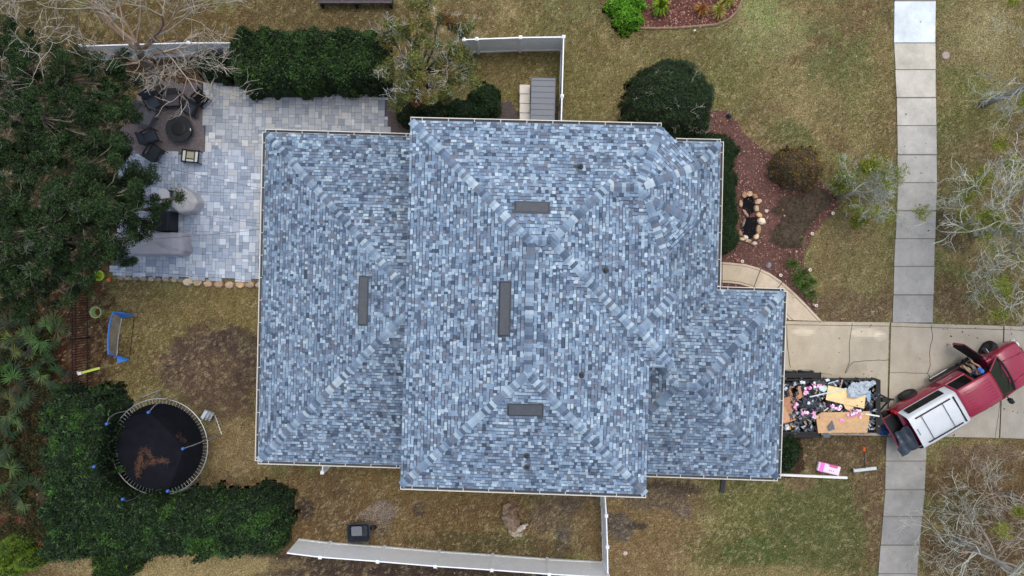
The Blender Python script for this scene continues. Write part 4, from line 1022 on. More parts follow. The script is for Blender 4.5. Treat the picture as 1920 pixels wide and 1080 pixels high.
shrub('fern', 'bright green ferny plant at the left end of the top bed', 'plant', [('e', 1178, 26, 28, 24), ('e', 1160, 12, 16, 14), ('e', 1192, 8, 18, 14)], .8, .5, 330, 8, .12, .028, [(112, 170, 48), (84, 144, 40), (140, 192, 60)], [.4, .35, .25], bump=.35, bs=3, seed=90, spread=.7)
strappy(1160, 8, .5, 'smaller green fern on the edge of the top bed beside the bright one', [(96, 150, 50), (70, 120, 40)], 95, 'fern', None, 100, .5, .06)
strappy(1238, 14, .5, 'yellow green leafy plant beside the green fern in the top bed', [(170, 190, 50), (140, 160, 50), (110, 140, 50)], 91, 'fern', None, 110, .5, .06)
strappy(1315, 19, .42, 'rusty orange cycad with stiff leaves in the top bed', [(176, 130, 70), (150, 100, 56), (190, 150, 84)], 92, 'cycad', None, 80, .35, .035)
strappy(1347, 22, .42, 'pale yellow green cycad on the right side of the top bed', [(172, 176, 84), (150, 160, 70), (190, 190, 110)], 93, 'cycad', None, 80, .35, .035)
strappy(1362, 0, .5, 'yellow green cycad cut by the top edge of the picture', [(164, 170, 74), (140, 154, 64), (180, 184, 100)], 94, 'cycad', None, 90, .35, .035)
strappy(1503, 452, .35, 'pale dry tuft in the mulch between two path lights', [(150, 146, 110), (126, 120, 90)], 96, 'dry_tuft', None, 50, .2, .018)

# low undergrowth between the palmettos
rs = np.random.RandomState(77); n = 11000; x_ = rs.uniform(-10, 100, n); y_ = rs.uniform(560, 1010, n); kp = fbm(x_ / 22, y_ / 22, 151) > .40; x_, y_ = x_[kp], y_[kp]
Cn = np.stack([(x_ - 960) / 40, (540 - y_) / 40, rs.uniform(.05, .4, len(x_))], 1)
tag(whorls('undergrowth', Cn, np.tile(np.array([[0, 0, 1.]]), (len(x_), 1)), 5, .11, .035, pick([(62, 78, 44), (48, 62, 38), (84, 84, 50), (92, 70, 46)], len(x_), rs) * rs.uniform(.5, 1.2, (len(x_), 1)), None, rs=rs), 'low dark undergrowth and brambles between the palmettos', kind='stuff')
# ------------------------------------------------------------------ fences
M_vinyl = mat('white_vinyl', (.88, .92, .95), .4, var=.05, vscale=3, var2=.03, v2scale=40)
M_black = mat('black_metal', (.012, .013, .015), .45, var=.1)
M_col = mat('painted', None, .6, var=.1, vscale=8)
M_cloth = mat('fabric', None, .9, var=.14, vscale=6, bump=.3, bscale=40)
M_stone = mat('stone', None, .85, var=.3, vscale=6, bump=.9, bscale=14)
M_plastic = mat('plastic', None, .4, var=.06, vscale=5)
M_metal = mat('galvanised', (.45, .48, .50), .38, metal=.7, var=.12)
def fence(label, tops, H=1.8, first=True, last=True, group=None, z0=0):
    """tops: photo pixels of the post tops"""
    pts = [P(x, y, H) for x, y in tops]; A = pts[0]
    root = thing('vinyl_fence', label, 'fence', (A.x, A.y, 0), 0, group)
    for i, p in enumerate(pts):
        if (i == 0 and not first) or (i == len(pts) - 1 and not last): continue
        m = MB(); m.box((p.x, p.y, H / 2), (.127, .127, H), TH); po = m.build('post', M_vinyl, root)
        m = MB(); m.box((p.x, p.y, H + .01), (.15, .15, .03), TH); m.hexa([(p.x + a * .07, p.y + b * .07, H + .025) for a, b in ((-1, -1), (1, -1), (1, 1), (-1, 1))], [(p.x + a * .01, p.y + b * .01, H + .07) for a, b in ((-1, -1), (1, -1), (1, 1), (-1, 1))]); m.build('post_cap', M_vinyl, po)
    for a, b in zip(pts[:-1], pts[1:]):
        d = b - a; L = d.length; d.normalize(); rz = math.atan2(d.y, d.x); mid = (a + b) / 2; n = Vector((-d.y, d.x, 0))
        m = MB(); k = max(1, int(L / .15)); w = (L - .1) / k
        for j in range(k):
            c = a + d * (.05 + w * (j + .5)); m.box((c.x, c.y, H / 2 - .03), (w - .008, .022, H - .25), rz)
        m.box((mid.x, mid.y, H / 2 - .03), (L - .12, .012, H - .26), rz)
        m.build('panel', M_vinyl, root)
        m = MB(); m.box((mid.x, mid.y, H - .09), (L - .12, .05, .15), rz); m.build('rail', M_vinyl, root)
        m = MB(); m.box((mid.x, mid.y, .13), (L - .12, .05, .15), rz); m.build('rail', M_vinyl, root)
    return root
fence('long white vinyl privacy fence slanting along the bottom edge, starting at the hedge', [(535, 1037), (600, 1045), (708, 1053), (816, 1062), (922, 1069), (1030, 1077), (1141, 1083)], first=False, last=True)
fence('white vinyl fence run joining the house to the bottom fence', [(1134, 920), (1137, 967), (1139, 1026), (1140, 1078)], first=False, last=False)
fence('white vinyl fence behind the leaning orange trunk, left of the top hedge', [(150, 86), (252, 83), (353, 80), (450, 80)])
fence('white vinyl fence parallel to the top edge beside the mottled tree', [(870, 74), (894, 73), (976, 70), (1057, 69)], last=False)
fence('white vinyl fence running from its corner down to the house beside the grey storage box', [(1057, 69), (1054, 180), (1052, 240)], last=False)
fence('short white fence stub poking out from under the lower left roof', [(604, 886), (607, 840)], last=False)
mb = MB(); root = thing('picket_fence', 'dark metal picket fence in the shade between woods and back lawn', 'fence', (P(170, 560).x, P(170, 560).y, 0))
a, b = P(168, 530), P(169, 735); k = 44
for j in range(k + 1):
    c = a.lerp(b, j / k); mb.box((c.x, c.y, .7), (.02, .02, 1.4), 0)
mb.build('pickets', M_black, root)
mb = MB()
for z in (.2, 1.05, 1.3): mb.box(((a.x + b.x) / 2, (a.y + b.y) / 2, z), (.03, abs(b.y - a.y), .035))
mb.build('rail', M_black, root)
for j in (0, 1, 2):
    mb = MB(); c = a.lerp(b, j / 2); mb.box((c.x, c.y, .75), (.06, .06, 1.5)); mb.build('post', M_black, root)
mb = MB(); mb.col = lin(70, 62, 64)
c = P(666, 2, .5); mb = MB()
for j in range(5): mb.box((c.x, P(0, -18 + j * 5.4, .5).y, .5), (3.4, .12, .04), 0, lin(84, 78, 82))
dk = thing('wooden_deck', 'weathered grey deck boards at the top edge beyond the hedge', 'deck', (c.x, c.y, 0)); mb.build('boards', mat('wood_grey', None, .9, var=.3, vscale=6), dk)
mb = MB()
for sx_ in (-1.6, 0, 1.6): mb = MB(); mb.box((c.x + sx_, c.y + .1, .24), (.1, .5, .48)); mb.build('post', M_core, dk)

# ------------------------------------------------------------------ storage box and cream bench box by the side fence
c = P(1018, 189, 1.3); bx = thing('storage_shed', 'low storage shed with ribbed grey lid between house and white fence', 'storage shed', (c.x, c.y, 0))
mb = MB(); mb.box((c.x, c.y, .62), (1.02, 1.98, 1.22), TH, lin(92, 96, 104)); mb.build('body', M_plastic, bx)
mb = MB(); mb.box((c.x, c.y, 1.27), (1.12, 2.1, .07), TH, lin(104, 110, 120), bev=.03)
lid = mb.build('lid', M_plastic, bx); mb = MB()
for j in range(8): mb.box((c.x + math.sin(-TH) * (-.92 + j * .262), c.y - .92 + j * .262, 1.31), (1.08, .014, .02), TH, lin(56, 60, 68))
mb.build('rib', M_plastic, lid)
for dy in (-.08, .08): mb = MB(); mb.lathe((c.x - .53, c.y + dy, 1.0), [(.03, 0), (.035, .03), (.02, .06)], 10, lin(20, 20, 22)); mb.build('handle', M_plastic, bx)
c = P(984, 194, .45); bx = thing('storage_bench', 'narrow cream panelled bench box left of the grey lidded shed', 'storage bench', (c.x, c.y, 0))
mb = MB(); mb.box((c.x, c.y, .2), (.44, 1.75, .4), TH, lin(176, 170, 160)); mb.build('body', M_plastic, bx)
for j in range(4): mb = MB(); mb.box((c.x, c.y - .66 + j * .44, .43), (.48, .42, .05), TH, lin(205, 200, 190), bev=.015); mb.build('lid_panel', M_plastic, bx)

# ------------------------------------------------------------------ fire pit corner
M_steel = mat('dark_steel', (.022, .024, .028), .45, var=.25)
c = P(345, 246, .0); fp = thing('fire_pit', 'round black fire pit table with a cover disc on the gravel', 'fire pit', (c.x, c.y, 0))
mb = MB(); mb.lathe(c, [(.42, 0), (.45, .1), (.5, .42), (.50, .48)], 28); mb.build('base', M_steel, fp, True)
mb = MB(); mb.lathe(c, [(.34, .46), (.60, .46), (.62, .50), (.60, .54), (.36, .53)], 32); mb.build('table_ring', M_steel, fp)
mb = MB(); mb.lathe(c, [(.33, .5), (.33, .56), (.26, .575), (.25, .56), (.12, .565)], 28); mb.build('cover_disc', M_black, fp)
mb = MB(); mb.box(c + Vector((.56, -.05, .55)), (.03, .12, .02), .1, lin(230, 230, 226)); mb.build('tag', M_plastic, fp)
def chair(px, py, rz, label, frame, cush, w=.72, d=.78, hb=.85, arms=True, group=None, name='patio_chair', mesh=False):
    c = P(px, py, .3); t = thing(name, label, 'chair', (c.x, c.y, 0), rz, group)
    mb = MB(); mb.box((0, 0, .36), (w * .8, d * .8, .06 if mesh else .12), 0, cush, bev=.03); mb.build('seat', M_cloth, t, local=True)
    mb = MB(); mb.hexa([(-w * .4, d * .36, .38), (w * .4, d * .36, .38), (w * .4, d * .44, .38), (-w * .4, d * .44, .38)], [(-w * .4, d * .5, hb), (w * .4, d * .5, hb), (w * .4, d * .56, hb), (-w * .4, d * .56, hb)], cush); mb.build('backrest', M_cloth, t, local=True)
    for sx_ in (-1, 1):
        for sy_ in (-1, 1):
            mb = MB(); mb.tube([(sx_ * w * .45, sy_ * d * .42, 0), (sx_ * w * .44, sy_ * d * .40, .56 if sy_ < 0 else .58)], .02, 5, frame); mb.build('leg', M_col, t, local=True)
        if arms: mb = MB(); mb.box((sx_ * w * .46, 0, .59), (.09, d * .95, .035), 0, frame, bev=.012); mb.build('armrest', M_col, t, local=True)
    mb = MB(); 
    for p_, q_ in (((-w * .44, d * .46, .4), (-w * .44, d * .55, hb + .02)), ((w * .44, d * .46, .4), (w * .44, d * .55, hb + .02)), ((-w * .44, d * .55, hb + .02), (w * .44, d * .55, hb + .02)), ((-w * .44, -d * .42, .34), (w * .44, -d * .42, .34)), ((-w * .44, -d * .42, .34), (-w * .44, d * .42, .34)), ((w * .44, -d * .42, .34), (w * .44, d * .42, .34))): mb.tube([p_, q_], .018, 5, frame)
    mb.build('frame', M_col, t, local=True); return t
gcf = 'chairs round the fire pit'
chair(274, 218, math.radians(63), 'grey wicker armchair with grey cushion, biggest seat left of the fire pit', lin(70, 76, 80), lin(96, 96, 102), 1.0, .95, .8, group=gcf)
chair(290, 192, math.radians(28), 'blue grey sling chair half under the bare branches', lin(32, 34, 38), lin(62, 70, 82), .68, .72, .9, group=gcf)
chair(326, 188, math.radians(3), 'grey cushioned chair directly above the fire pit', lin(28, 28, 32), lin(88, 84, 88), .9, .7, .8, group=gcf)
chair(359, 204, math.radians(-28), 'slate blue sling chair between fire pit and black folded chair', lin(26, 26, 30), lin(64, 68, 80), .62, .66, .85, group=gcf)
chair(378, 186, math.radians(-50), 'black chair with high back at the corner of the pavers', lin(14, 14, 16), lin(20, 20, 23), .6, .6, 1.0, group=gcf)
chair(284, 258, math.radians(112), 'blue grey sling chair below the wicker armchair, partly under the oak', lin(28, 30, 34), lin(60, 68, 80), .66, .7, .85, group=gcf)
chair(292, 287, math.radians(148), 'black wire mesh chair on the pavers below the gravel', lin(18, 20, 22), lin(48, 56, 60), .72, .7, .8, group=gcf, mesh=True)
c = P(357, 293, .4); t = thing('side_table', 'small square side table with black frame and cream slats', 'side table', (c.x, c.y, 0), math.radians(-6))
mb = MB()
for q in ((0, .27, .82, .06), (0, -.27, .82, .06), (-.38, 0, .06, .6), (.38, 0, .06, .6), (-.2, 0, .04, .5), (.2, 0, .04, .5), (0, -.12, .4, .04)): mb.box((q[0], q[1], .42), (q[2], q[3], .04))
mb.build('frame', M_black, t, local=True)
for q, cc in (((-.29, 0, .13, .46), (200, 204, 200)), ((.29, 0, .13, .46), (200, 204, 200)), ((0, .05, .34, .3), (160, 156, 130)), ((0, -.2, .34, .1), (196, 200, 194))): mb = MB(); mb.box((q[0], q[1], .415), (q[2], q[3], .02), 0, lin(*cc)); mb.build('slat', M_col, t, local=True)
for sx_ in (-1, 1):
    for sy_ in (-1, 1): mb = MB(); mb.box((sx_ * .38, sy_ * .27, .2), (.04, .04, .4)); mb.build('leg', M_black, t, local=True)
# covered furniture
def cover(name, label, cat, poly, H, col, inset=.75, wob=.04, seed=1):
    r = random.Random(seed); pts = [P(x, y, H * .5) for x, y in poly]; cx = sum(p.x for p in pts) / len(pts); cy = sum(p.y for p in pts) / len(pts)
    t = thing(name, label, cat, (cx, cy, 0)); n = 48; rings = []
    # resample outline
    per = []; L = len(pts)
    for i in range(n):
        u = i / n * L; a, b = pts[int(u) % L], pts[(int(u) + 1) % L]; per.append(a.lerp(b, u - int(u)))
    V = []; F = []
    prof = [(1.06, .0), (1.03, .2), (1.0, .55), (.985, .85), (.94, .97), (inset, 1.02), (inset * .6, .97), (inset * .25, 1.0)]
    for k, (s, z) in enumerate(prof):
        for i, p in enumerate(per):
            f = 1 + (wob * math.sin(i * 2.3 + seed) + r.uniform(-wob, wob)) * (1 - z) * .8
            V.append((cx + (p.x - cx) * s * f, cy + (p.y - cy) * s * f, max(0.03, H * z * (1 + (r.uniform(-.02, .02) + .05 * math.sin(i * .7 + k * 2) if k > 4 else 0)))))
    V.append((cx, cy, H * .98)); m = len(prof)
    for k in range(m - 1):
        for i in range(n): j = (i + 1) % n; F.append((k * n + i, k * n + j, (k + 1) * n + j, (k + 1) * n + i))
    for i in range(n): F.append(((m - 1) * n + i, (m - 1) * n + (i + 1) % n, m * n))
    mb = MB(); mb.v = V; mb.f = F; mb.c = [lin(*col)] * len(F); mb.build('cover', M_cover, t, True)
    return t
M_cover = mat('cover_cloth', None, .8, var=.1, vscale=4, bump=.5, bscale=5)
cover('covered_sofa', 'long sofa under a pale grey cover at the lower left of the patio', 'covered sofa', [(222, 440), (270, 434), (348, 437), (352, 470), (345, 478), (235, 478)], .75, (168, 168, 176), .8, seed=2)
cover('covered_table', 'cream grey covered seat with a pointed outline under the oak twigs', 'covered table', [(330, 362), (345, 352), (366, 362), (377, 380), (368, 396), (342, 402), (326, 388)], .7, (176, 177, 180), .7, seed=3)
cover('covered_lounger', 'pale covered seat mostly hidden under the oak leaves', 'covered lounger', [(236, 352), (262, 350), (276, 366), (262, 380), (236, 378)], .6, (180, 184, 196), .7, seed=4)
c = P(306, 367, .7); t = thing('round_table', 'small round white topped table under the oak twigs', 'table', (c.x, c.y, 0))
mb = MB(); mb.lathe(c + Vector((0, 0, -.7)), [(.31, .68), (.33, .70), (.32, .72), (.05, .725)], 28, lin(196, 196, 200)); mb.build('table_top', M_plastic, t)
mb = MB(); mb.lathe(c + Vector((0, 0, -.7)), [(.2, 0), (.04, .04), (.03, .68)], 14, lin(40, 40, 44)); mb.build('base', M_plastic, t)
chair(320, 370, math.radians(-100), 'dark tubular chair beside the round white table', lin(26, 28, 32), lin(110, 112, 120), .55, .55, .8, name='garden_chair')
c = P(310, 415, .5); t = thing('grill', 'black square grill box above the covered sofa', 'grill', (c.x, c.y, 0), math.radians(-1))
mb = MB(); mb.box((0, 0, .42), (.76, .92, .84), 0, lin(22, 24, 30), bev=.04); mb.build('body', M_plastic, t, local=True)
mb = MB(); mb.box((0, 0, .9), (.70, .86, .1), 0, lin(30, 33, 40), bev=.05); lid = mb.build('lid', M_plastic, t, local=True)
mb = MB(); mb.tube([(-.2, .38, .97), (.2, .38, .97)], .015, 6, lin(120, 126, 134)); mb.build('handle', M_plastic, lid, local=True)
# string light cables over the patio
for (a, za, b, zb, lb) in (((300, 312), 2.6, (492, 354), 2.6, 'thin dark string light cable sagging over the middle of the patio'), ((372, 360), 2.4, (492, 361), 2.6, 'thin dark cable running level above the covered furniture'),
                           ((290, 448), 2.4, (490, 430), 2.6, 'thin dark cable crossing the covered sofa'), ((356, 400), 2.4, (490, 420), 2.6, 'thin dark cable below the pointed cover'), ((212, 505), 1.2, (490, 528), 2.6, 'thin dark cable near the lower patio edge')):
    A, B = P(*a, za), P(*b, zb); mb = MB(); pts = [A.lerp(B, k / 10) + Vector((0, 0, -.25 * math.sin(math.pi * k / 10))) for k in range(11)]
    mb.tube(pts, .008, 4, lin(40, 40, 46)); t = thing('string_light_cable', lb, 'cable', tuple(A), 0, 'string light cables over the patio'); mb.build('cable', M_col, t)
# ------------------------------------------------------------------ rocks
def rock(px, py, rx, ry, h, rot, c, label, cat='rock', name='rock', group=None, seed=None, z0=0.0, zz=None):
    r = random.Random(seed if seed is not None else int(px * 31 + py * 17)); p = P(px, py, z0 + h * .5); k = (HC - z0) / FP
    t = MB(); n = 9; rings = ((1.0, -.02), (1.03, h * .45), (.9, h * .85), (.55, h)); rad = [r.uniform(.8, 1.12) for _ in range(n)]
    for (s, z) in rings:
        for i in range(n):
            a = 2 * math.pi * i / n; x_ = math.cos(a) * rx * k * s * rad[i]; y_ = math.sin(a) * ry * k * s * rad[i]
            t.v.append((p.x + x_ * math.cos(rot) - y_ * math.sin(rot), p.y + x_ * math.sin(rot) + y_ * math.cos(rot), z0 + z * (1 + (r.uniform(-.12, .12) if z > 0 else 0))))
    for q in range(3):
        for i in range(n): j = (i + 1) % n; t.f.append((q * n + i, q * n + j, (q + 1) * n + j, (q + 1) * n + i)); t.c.append(tuple(v * r.uniform(.85, 1.12) for v in lin(*c)))
    t.f.append(tuple(3 * n + i for i in range(n))); t.c.append(lin(*c))
    o = t.build(name, M_stone); return tag(o, label, cat, group)
ORD = ['first', 'second', 'third', 'fourth', 'fifth', 'sixth', 'seventh', 'eighth', 'ninth', 'tenth', 'eleventh', 'twelfth', 'thirteenth', 'fourteenth', 'fifteenth', 'sixteenth', 'seventeenth', 'eighteenth']
ge = 'edging stones along the lower patio edge'
for i in range(9):
    rock(226 + i * 14.2, 521.5 + i * .55, 6.4, 4.2, .14, -.03 + .06 * ((i * 7) % 3 - 1), [(150, 138, 124), (172, 156, 140), (132, 124, 114)][i % 3], ORD[i] + ' small edging block from the left end of the patio edge', 'edging stone', 'edging_stone', ge)
for i, (x_, c_) in enumerate(zip((352, 370, 390, 410, 430, 450, 469, 486), ((206, 186, 164), (176, 158, 132), (190, 160, 130), (172, 146, 120), (186, 164, 140), (196, 166, 134), (166, 148, 126), (180, 164, 150)))):
    rock(x_, 529 + min(5, i * 1.3), 9, 6.4, .16, .1 * ((i * 5) % 4 - 1.5), c_, ORD[i] + ' larger flat tan stone of the patio edge, counted towards the house', 'edging stone', 'edging_stone', ge)
for i, (x_, y_, lb) in enumerate(((274, 179, 'tan block above the wicker chair at the gravel edge'), (265, 188, 'tan block between its neighbour and the wicker chair'), (253, 206, 'tan rock left of the wicker armchair'), (243, 224, 'reddish tan rock lowest beside the wicker armchair'))):
    rock(x_, y_, 7, 5, .16, .8, [(150, 142, 116), (140, 132, 110), (142, 116, 98), (150, 112, 96)][i], lb, 'rock', 'rock', 'rocks edging the gravel')
def z7(x, y): return (1370 + x / 4.5, 340 + y / 4.5)
pd = P(1403, 405); pond = thing('pond_liner', 'two small black lined pond basins ringed by tan stones', 'pond', (pd.x, pd.y, 0))
M_liner = mat('pond_liner', (.007, .007, .009), .85, spec=.1, var=.2, bump=.3, bscale=12)
for pl in ([(105, 150), (140, 128), (180, 125), (205, 190), (200, 250), (155, 300), (110, 260), (95, 210)], [(128, 305), (215, 300), (230, 370), (205, 470), (150, 490), (92, 440), (88, 400)]):
    mb = MB(); mb.prism([tuple(P(*z7(*q))[:2]) for q in pl], .0, .035); mb.build('basin', M_liner, pond)
gs = 'stones ringing the black pond'
for i, (x_, y_, rx, ry, rot, c_, lb) in enumerate(((115, 115, 26, 28, 0, (168, 134, 106), 'orange brown stone at the upper left of the pond'), (160, 106, 28, 24, 0, (214, 184, 152), 'cream stone at the very top of the pond'), (205, 125, 28, 20, -.7, (176, 140, 108), 'orange stone at the upper right of the pond'),
    (232, 172, 34, 22, .3, (198, 172, 146), 'pale orange stone right of the upper basin'), (84, 188, 17, 32, 0, (184, 158, 130), 'tall tan stone left of the upper basin'), (216, 226, 24, 30, 0, (200, 176, 148), 'tan stone right of the upper basin, below the pale orange one'),
    (238, 284, 30, 22, -.6, (216, 182, 142), 'yellowish stone right of where the basins meet'), (125, 272, 14, 42, .6, (180, 146, 126), 'pinkish slab leaning between the two basins'), (262, 338, 36, 32, -.4, (226, 212, 192), 'large whitish stone at the right of the lower basin'),
    (234, 405, 22, 46, -.1, (166, 138, 108), 'long orange brown slab right of the lower basin'), (216, 468, 22, 28, -.6, (220, 196, 164), 'cream stone at the lower right of the pond'), (108, 348, 12, 46, -.3, (136, 130, 112), 'narrow grey green stone left of the lower basin'),
    (82, 440, 20, 26, 0, (152, 124, 104), 'brown stone at the lower left of the pond'), (126, 474, 21, 22, 0, (226, 214, 200), 'white stone lying on the lower basin edge'), (90, 488, 26, 16, -.4, (204, 176, 148), 'tan stone at the bottom left corner of the pond'),
    (150, 504, 32, 17, 0, (182, 154, 134), 'flat brown stone at the bottom of the pond'), (198, 524, 28, 17, .2, (194, 176, 158), 'lowest stone of the pond ring'))):
    x2, y2 = z7(x_, y_); rock(x2, y2, rx / 4.5, ry / 4.5, .17 + .03 * (i % 3), rot, c_, lb, 'rock', 'pond_stone', gs)
for i, (x_, y_, rx, c_, lb) in enumerate(((302, 250, 18, (224, 208, 192), 'loose whitish stone to the right of the pond'), (436, 243, 16, (176, 122, 88), 'loose orange stone in the mulch right of the pond'), (455, 292, 14, (182, 150, 122), 'small tan stone below the loose orange one'), (60, 668, 24, (142, 102, 88), 'round reddish rock beside the front walk light'),
    (320, 710, 26, (130, 128, 134), 'grey jagged rock above the curve of the front walk'), (552, 592, 11, (214, 186, 170), 'small pale rock in the mulch near the dry tuft'), (703, 1042, 12, (214, 208, 200), 'small white stone beside the lowest path light'))):
    x2, y2 = z7(x_, y_); rock(x2, y2, rx / 4.5, rx / 5.2, .12, i, c_, lb, 'rock', 'rock')
rock(1172, 1037, 4.6, 4, .1, .3, (196, 184, 170), 'single pale stone on the brown grass right of the white fence', 'rock', 'rock')
rock(1303, 57, 2.5, 1.6, .05, .3, (226, 226, 226), 'tiny white stone on the lawn below the top bed', 'rock', 'rock')
# path lights
def path_light(px, py, label, first=None):
    if first is not None: p = P(px, py, .3); return dup(first, (p.x, p.y, 0), 0, label)
    p = P(px, py, .3); t = thing('path_light', label, 'path light', (p.x, p.y, 0), 0, 'round path lights in the mulch bed')
    mb = MB(); mb.tube([(0, 0, 0), (0, 0, .26)], .012, 6, lin(120, 120, 120)); mb.build('stake', M_plastic, t, local=True)
    mb = MB(); mb.lathe((0, 0, 0), [(.04, .24), (.075, .28), (.075, .31), (.04, .325)], 18, lin(222, 216, 206)); mb.build('shade', M_plastic, t, local=True)
    mb = MB(); mb.lathe((0, 0, 0), [(.035, .32), (.035, .334), (.01, .338)], 14, lin(130, 112, 100)); mb.build('solar_panel', M_plastic, t, local=True)
    return t
pl0 = path_light(1392, 490, 'white ringed path light just above the front walk beside the house')
for x_, y_, lb in ((1464, 516, 'white ringed path light at the curve of the front walk'), (1519, 506, 'white ringed path light at the lawn edge beside the grassy clumps'), (1531, 573, 'white ringed path light next to the driveway corner'), (1523, 438, 'white ringed path light at the lawn edge below the olive shrub'), (1562, 400, 'white ringed path light under the grey twiggy tree')):
    path_light(x_, y_, lb, pl0)
c = P(1367, 217, .1); t = thing('garden_ornament', 'small dark blue ornament in the mulch by the domed shrub', 'ornament', (c.x, c.y, 0)); mb = MB(); mb.lathe(c + Vector((0, 0, -.1)), [(.1, 0), (.12, .1), (.06, .2), (.02, .24)], 12, lin(50, 52, 78)); mb.build('body', M_plastic, t)
c = P(1773, 104); t = thing('utility_cover', 'small round utility cover in the grass right of the sidewalk', 'cover', (c.x, c.y, 0)); mb = MB(); mb.lathe(c, [(.22, -.02), (.22, .02), (.19, .03)], 20, lin(120, 106, 100)); r_ = mb.build('rim', M_conc, t); mb = MB(); mb.lathe(c, [(.17, .0), (.17, .036), (.02, .04)], 16, lin(168, 152, 146)); mb.build('lid', M_conc, t)
# curb round the top bed
mb = MB(); cp = [(1166, 42), (1190, 52.5), (1230, 53.5), (1270, 52.5), (1310, 49.5), (1342, 46.5), (1366, 37), (1382, 21), (1391, 0), (1394, -60)]; pts = []
for a, b in zip(cp[:-1], cp[1:]):
    for k in range(6): q = P(a[0] + (b[0] - a[0]) * k / 6, a[1] + (b[1] - a[1]) * k / 6); pts.append(q + Vector((0, 0, .03)))
mb.tube(pts, .06, 6, lin(140, 118, 98)); t = thing('bed_edging', 'thin tan curb bounding the dark red mulch bed at the top', 'edging', tuple(pts[0])); mb.build('curb', M_stone, t)

# ------------------------------------------------------------------ trampoline
zt = .9; tc_ = P(299, 838, zt); R = 90.5 * (HC - zt) / FP
tr = thing('trampoline', 'round trampoline with black mat, grey spring ring and blue capped poles', 'trampoline', (tc_.x, tc_.y, 0))
def ring(mb, r, z, rad, n=64, col=None, a0=0, a1=2 * math.pi): mb.tube([(tc_.x + r * math.cos(a0 + (a1 - a0) * i / n), tc_.y + r * math.sin(a0 + (a1 - a0) * i / n), z) for i in range(n + 1)], rad, 6, col, cap=False)
mb = MB(); ring(mb, R, zt, .023); mb.build('frame_ring', M_metal, tr, True)
M_mat = mat('mat_fabric', (.009, .010, .015), .9, var=.25, vscale=2, spec=.1)
mb = MB(); mb.lathe((tc_.x, tc_.y, zt - .03), [(R * .90, -.01), (R * .90, .0), (R * .5, -.02), (.1, -.03)], 64); mb.build('mat', M_mat, tr)
mb = MB()
for i in range(84):
    a = 2 * math.pi * i / 84; mb.tube([(tc_.x + R * .895 * math.cos(a), tc_.y + R * .895 * math.sin(a), zt - .015), (tc_.x + R * math.cos(a), tc_.y + R * math.sin(a), zt)], .008, 4)
mb.build('springs', mat('spring_steel', (.5, .52, .54), .35, metal=.5, var=.1), tr)
M_net = mat('safety_net', (.006, .0065, .008), .95, var=.0, alpha=.40, spec=0)
tops = []
for i, ia in enumerate((226, 283, 350, 167, 110, 49.5)):
    a = -math.radians(ia); a = math.radians(-ia); ca, sa = math.cos(a), math.sin(a)
    out = Vector((ca, sa, 0)); q0 = tc_ + out * (R + .06); q0.z = 0
    pts = [q0, Vector((q0.x, q0.y, zt)), tc_ + out * (R + .1) + Vector((0, 0, .7)), tc_ + out * (R - .02) + Vector((0, 0, 1.35)), tc_ + out * (1.95) + Vector((0, 0, 1.75))]
    mb = MB(); mb.tube(pts, .022, 6); pole = mb.build('pole', M_metal, tr)
    e = pts[-1]; mb = MB(); mb.lathe(e - Vector((0, 0, .06)), [(.05, 0), (.065, .04), (.06, .12), (.02, .15)], 12, lin(60, 108, 190)); mb.build('pole_cap', M_plastic, pole); tops.append((ia, e))
tops.sort(); mb = MB(); n = 72
def topat(ia):
    for k in range(6):
        a0, e0 = tops[k]; a1, e1 = tops[(k + 1) % 6]; a1 = a1 if a1 > a0 else a1 + 360; x_ = ia if ia >= a0 else ia + 360
        if a0 <= x_ <= a1: f = (x_ - a0) / (a1 - a0); p = e0.lerp(e1, f); return p - Vector((0, 0, .12 * math.sin(math.pi * f)))
    return tops[0][1]
for i in range(n):
    P4 = []
    for ii in (i, i + 1):
        ia = (ii % n) * 5; a = math.radians(-ia); lo = Vector((tc_.x + R * .9 * math.cos(a), tc_.y + R * .9 * math.sin(a), zt)); P4.append((lo, topat(ia)))
    mb.face([P4[0][0], P4[1][0], P4[1][1], P4[0][1]])
mb.build('safety_net', M_net, tr)
for k in range(4):
    a = math.radians(k * 90 + 20); mb = MB(); s = []
    for da in (-.22, .22): s.append(Vector((tc_.x + (R + .02) * math.cos(a + da), tc_.y + (R + .02) * math.sin(a + da), zt)))
    o_ = Vector((math.cos(a), math.sin(a), 0)) * .28
    mb.tube([s[0], Vector((s[0].x, s[0].y, .03)) + o_, Vector((s[1].x, s[1].y, .03)) + o_, s[1]], .024, 6); mb.build('leg', M_metal, tr)
ld = thing('ladder', 'small grey ladder hooked to the trampoline rim', 'ladder', tuple(P(388, 790))); a = P(380, 776, .9); b = P(402, 806, .05); d = Vector((.5, -.87, 0)); s = Vector((.12, .3, 0))
mb = MB()
for sg in (-1, 1):
    o_ = Vector((-.10, -.16, 0)) * sg; mb.tube([a + o_, P(397, 783, .1) + o_ + Vector((.1, 0, 0))], .018, 5)
mb.build('rails', M_metal, ld)
for k, f in enumerate((.15, .45, .78)): c = a.lerp(P(399, 782, .1), f); mb = MB(); mb.box(c, (.14, .44, .03), -.55, lin(170, 180, 186)); mb.build('step', M_plastic, ld)
rs = np.random.RandomState(4); n = 700; q = []
for (x0, y0, x1, y1, m) in ((268, 840, 258, 880, 220), (272, 838, 288, 862, 110), (258, 872, 310, 862, 180), (300, 862, 316, 866, 60), (262, 880, 258, 893, 60), (330, 815, 350, 828, 40)):
    u = rs.rand(m) ** .8; q.append(np.stack([x0 + (x1 - x0) * u + rs.normal(0, 2.4, m), y0 + (y1 - y0) * u + rs.normal(0, 2.2, m)], 1))
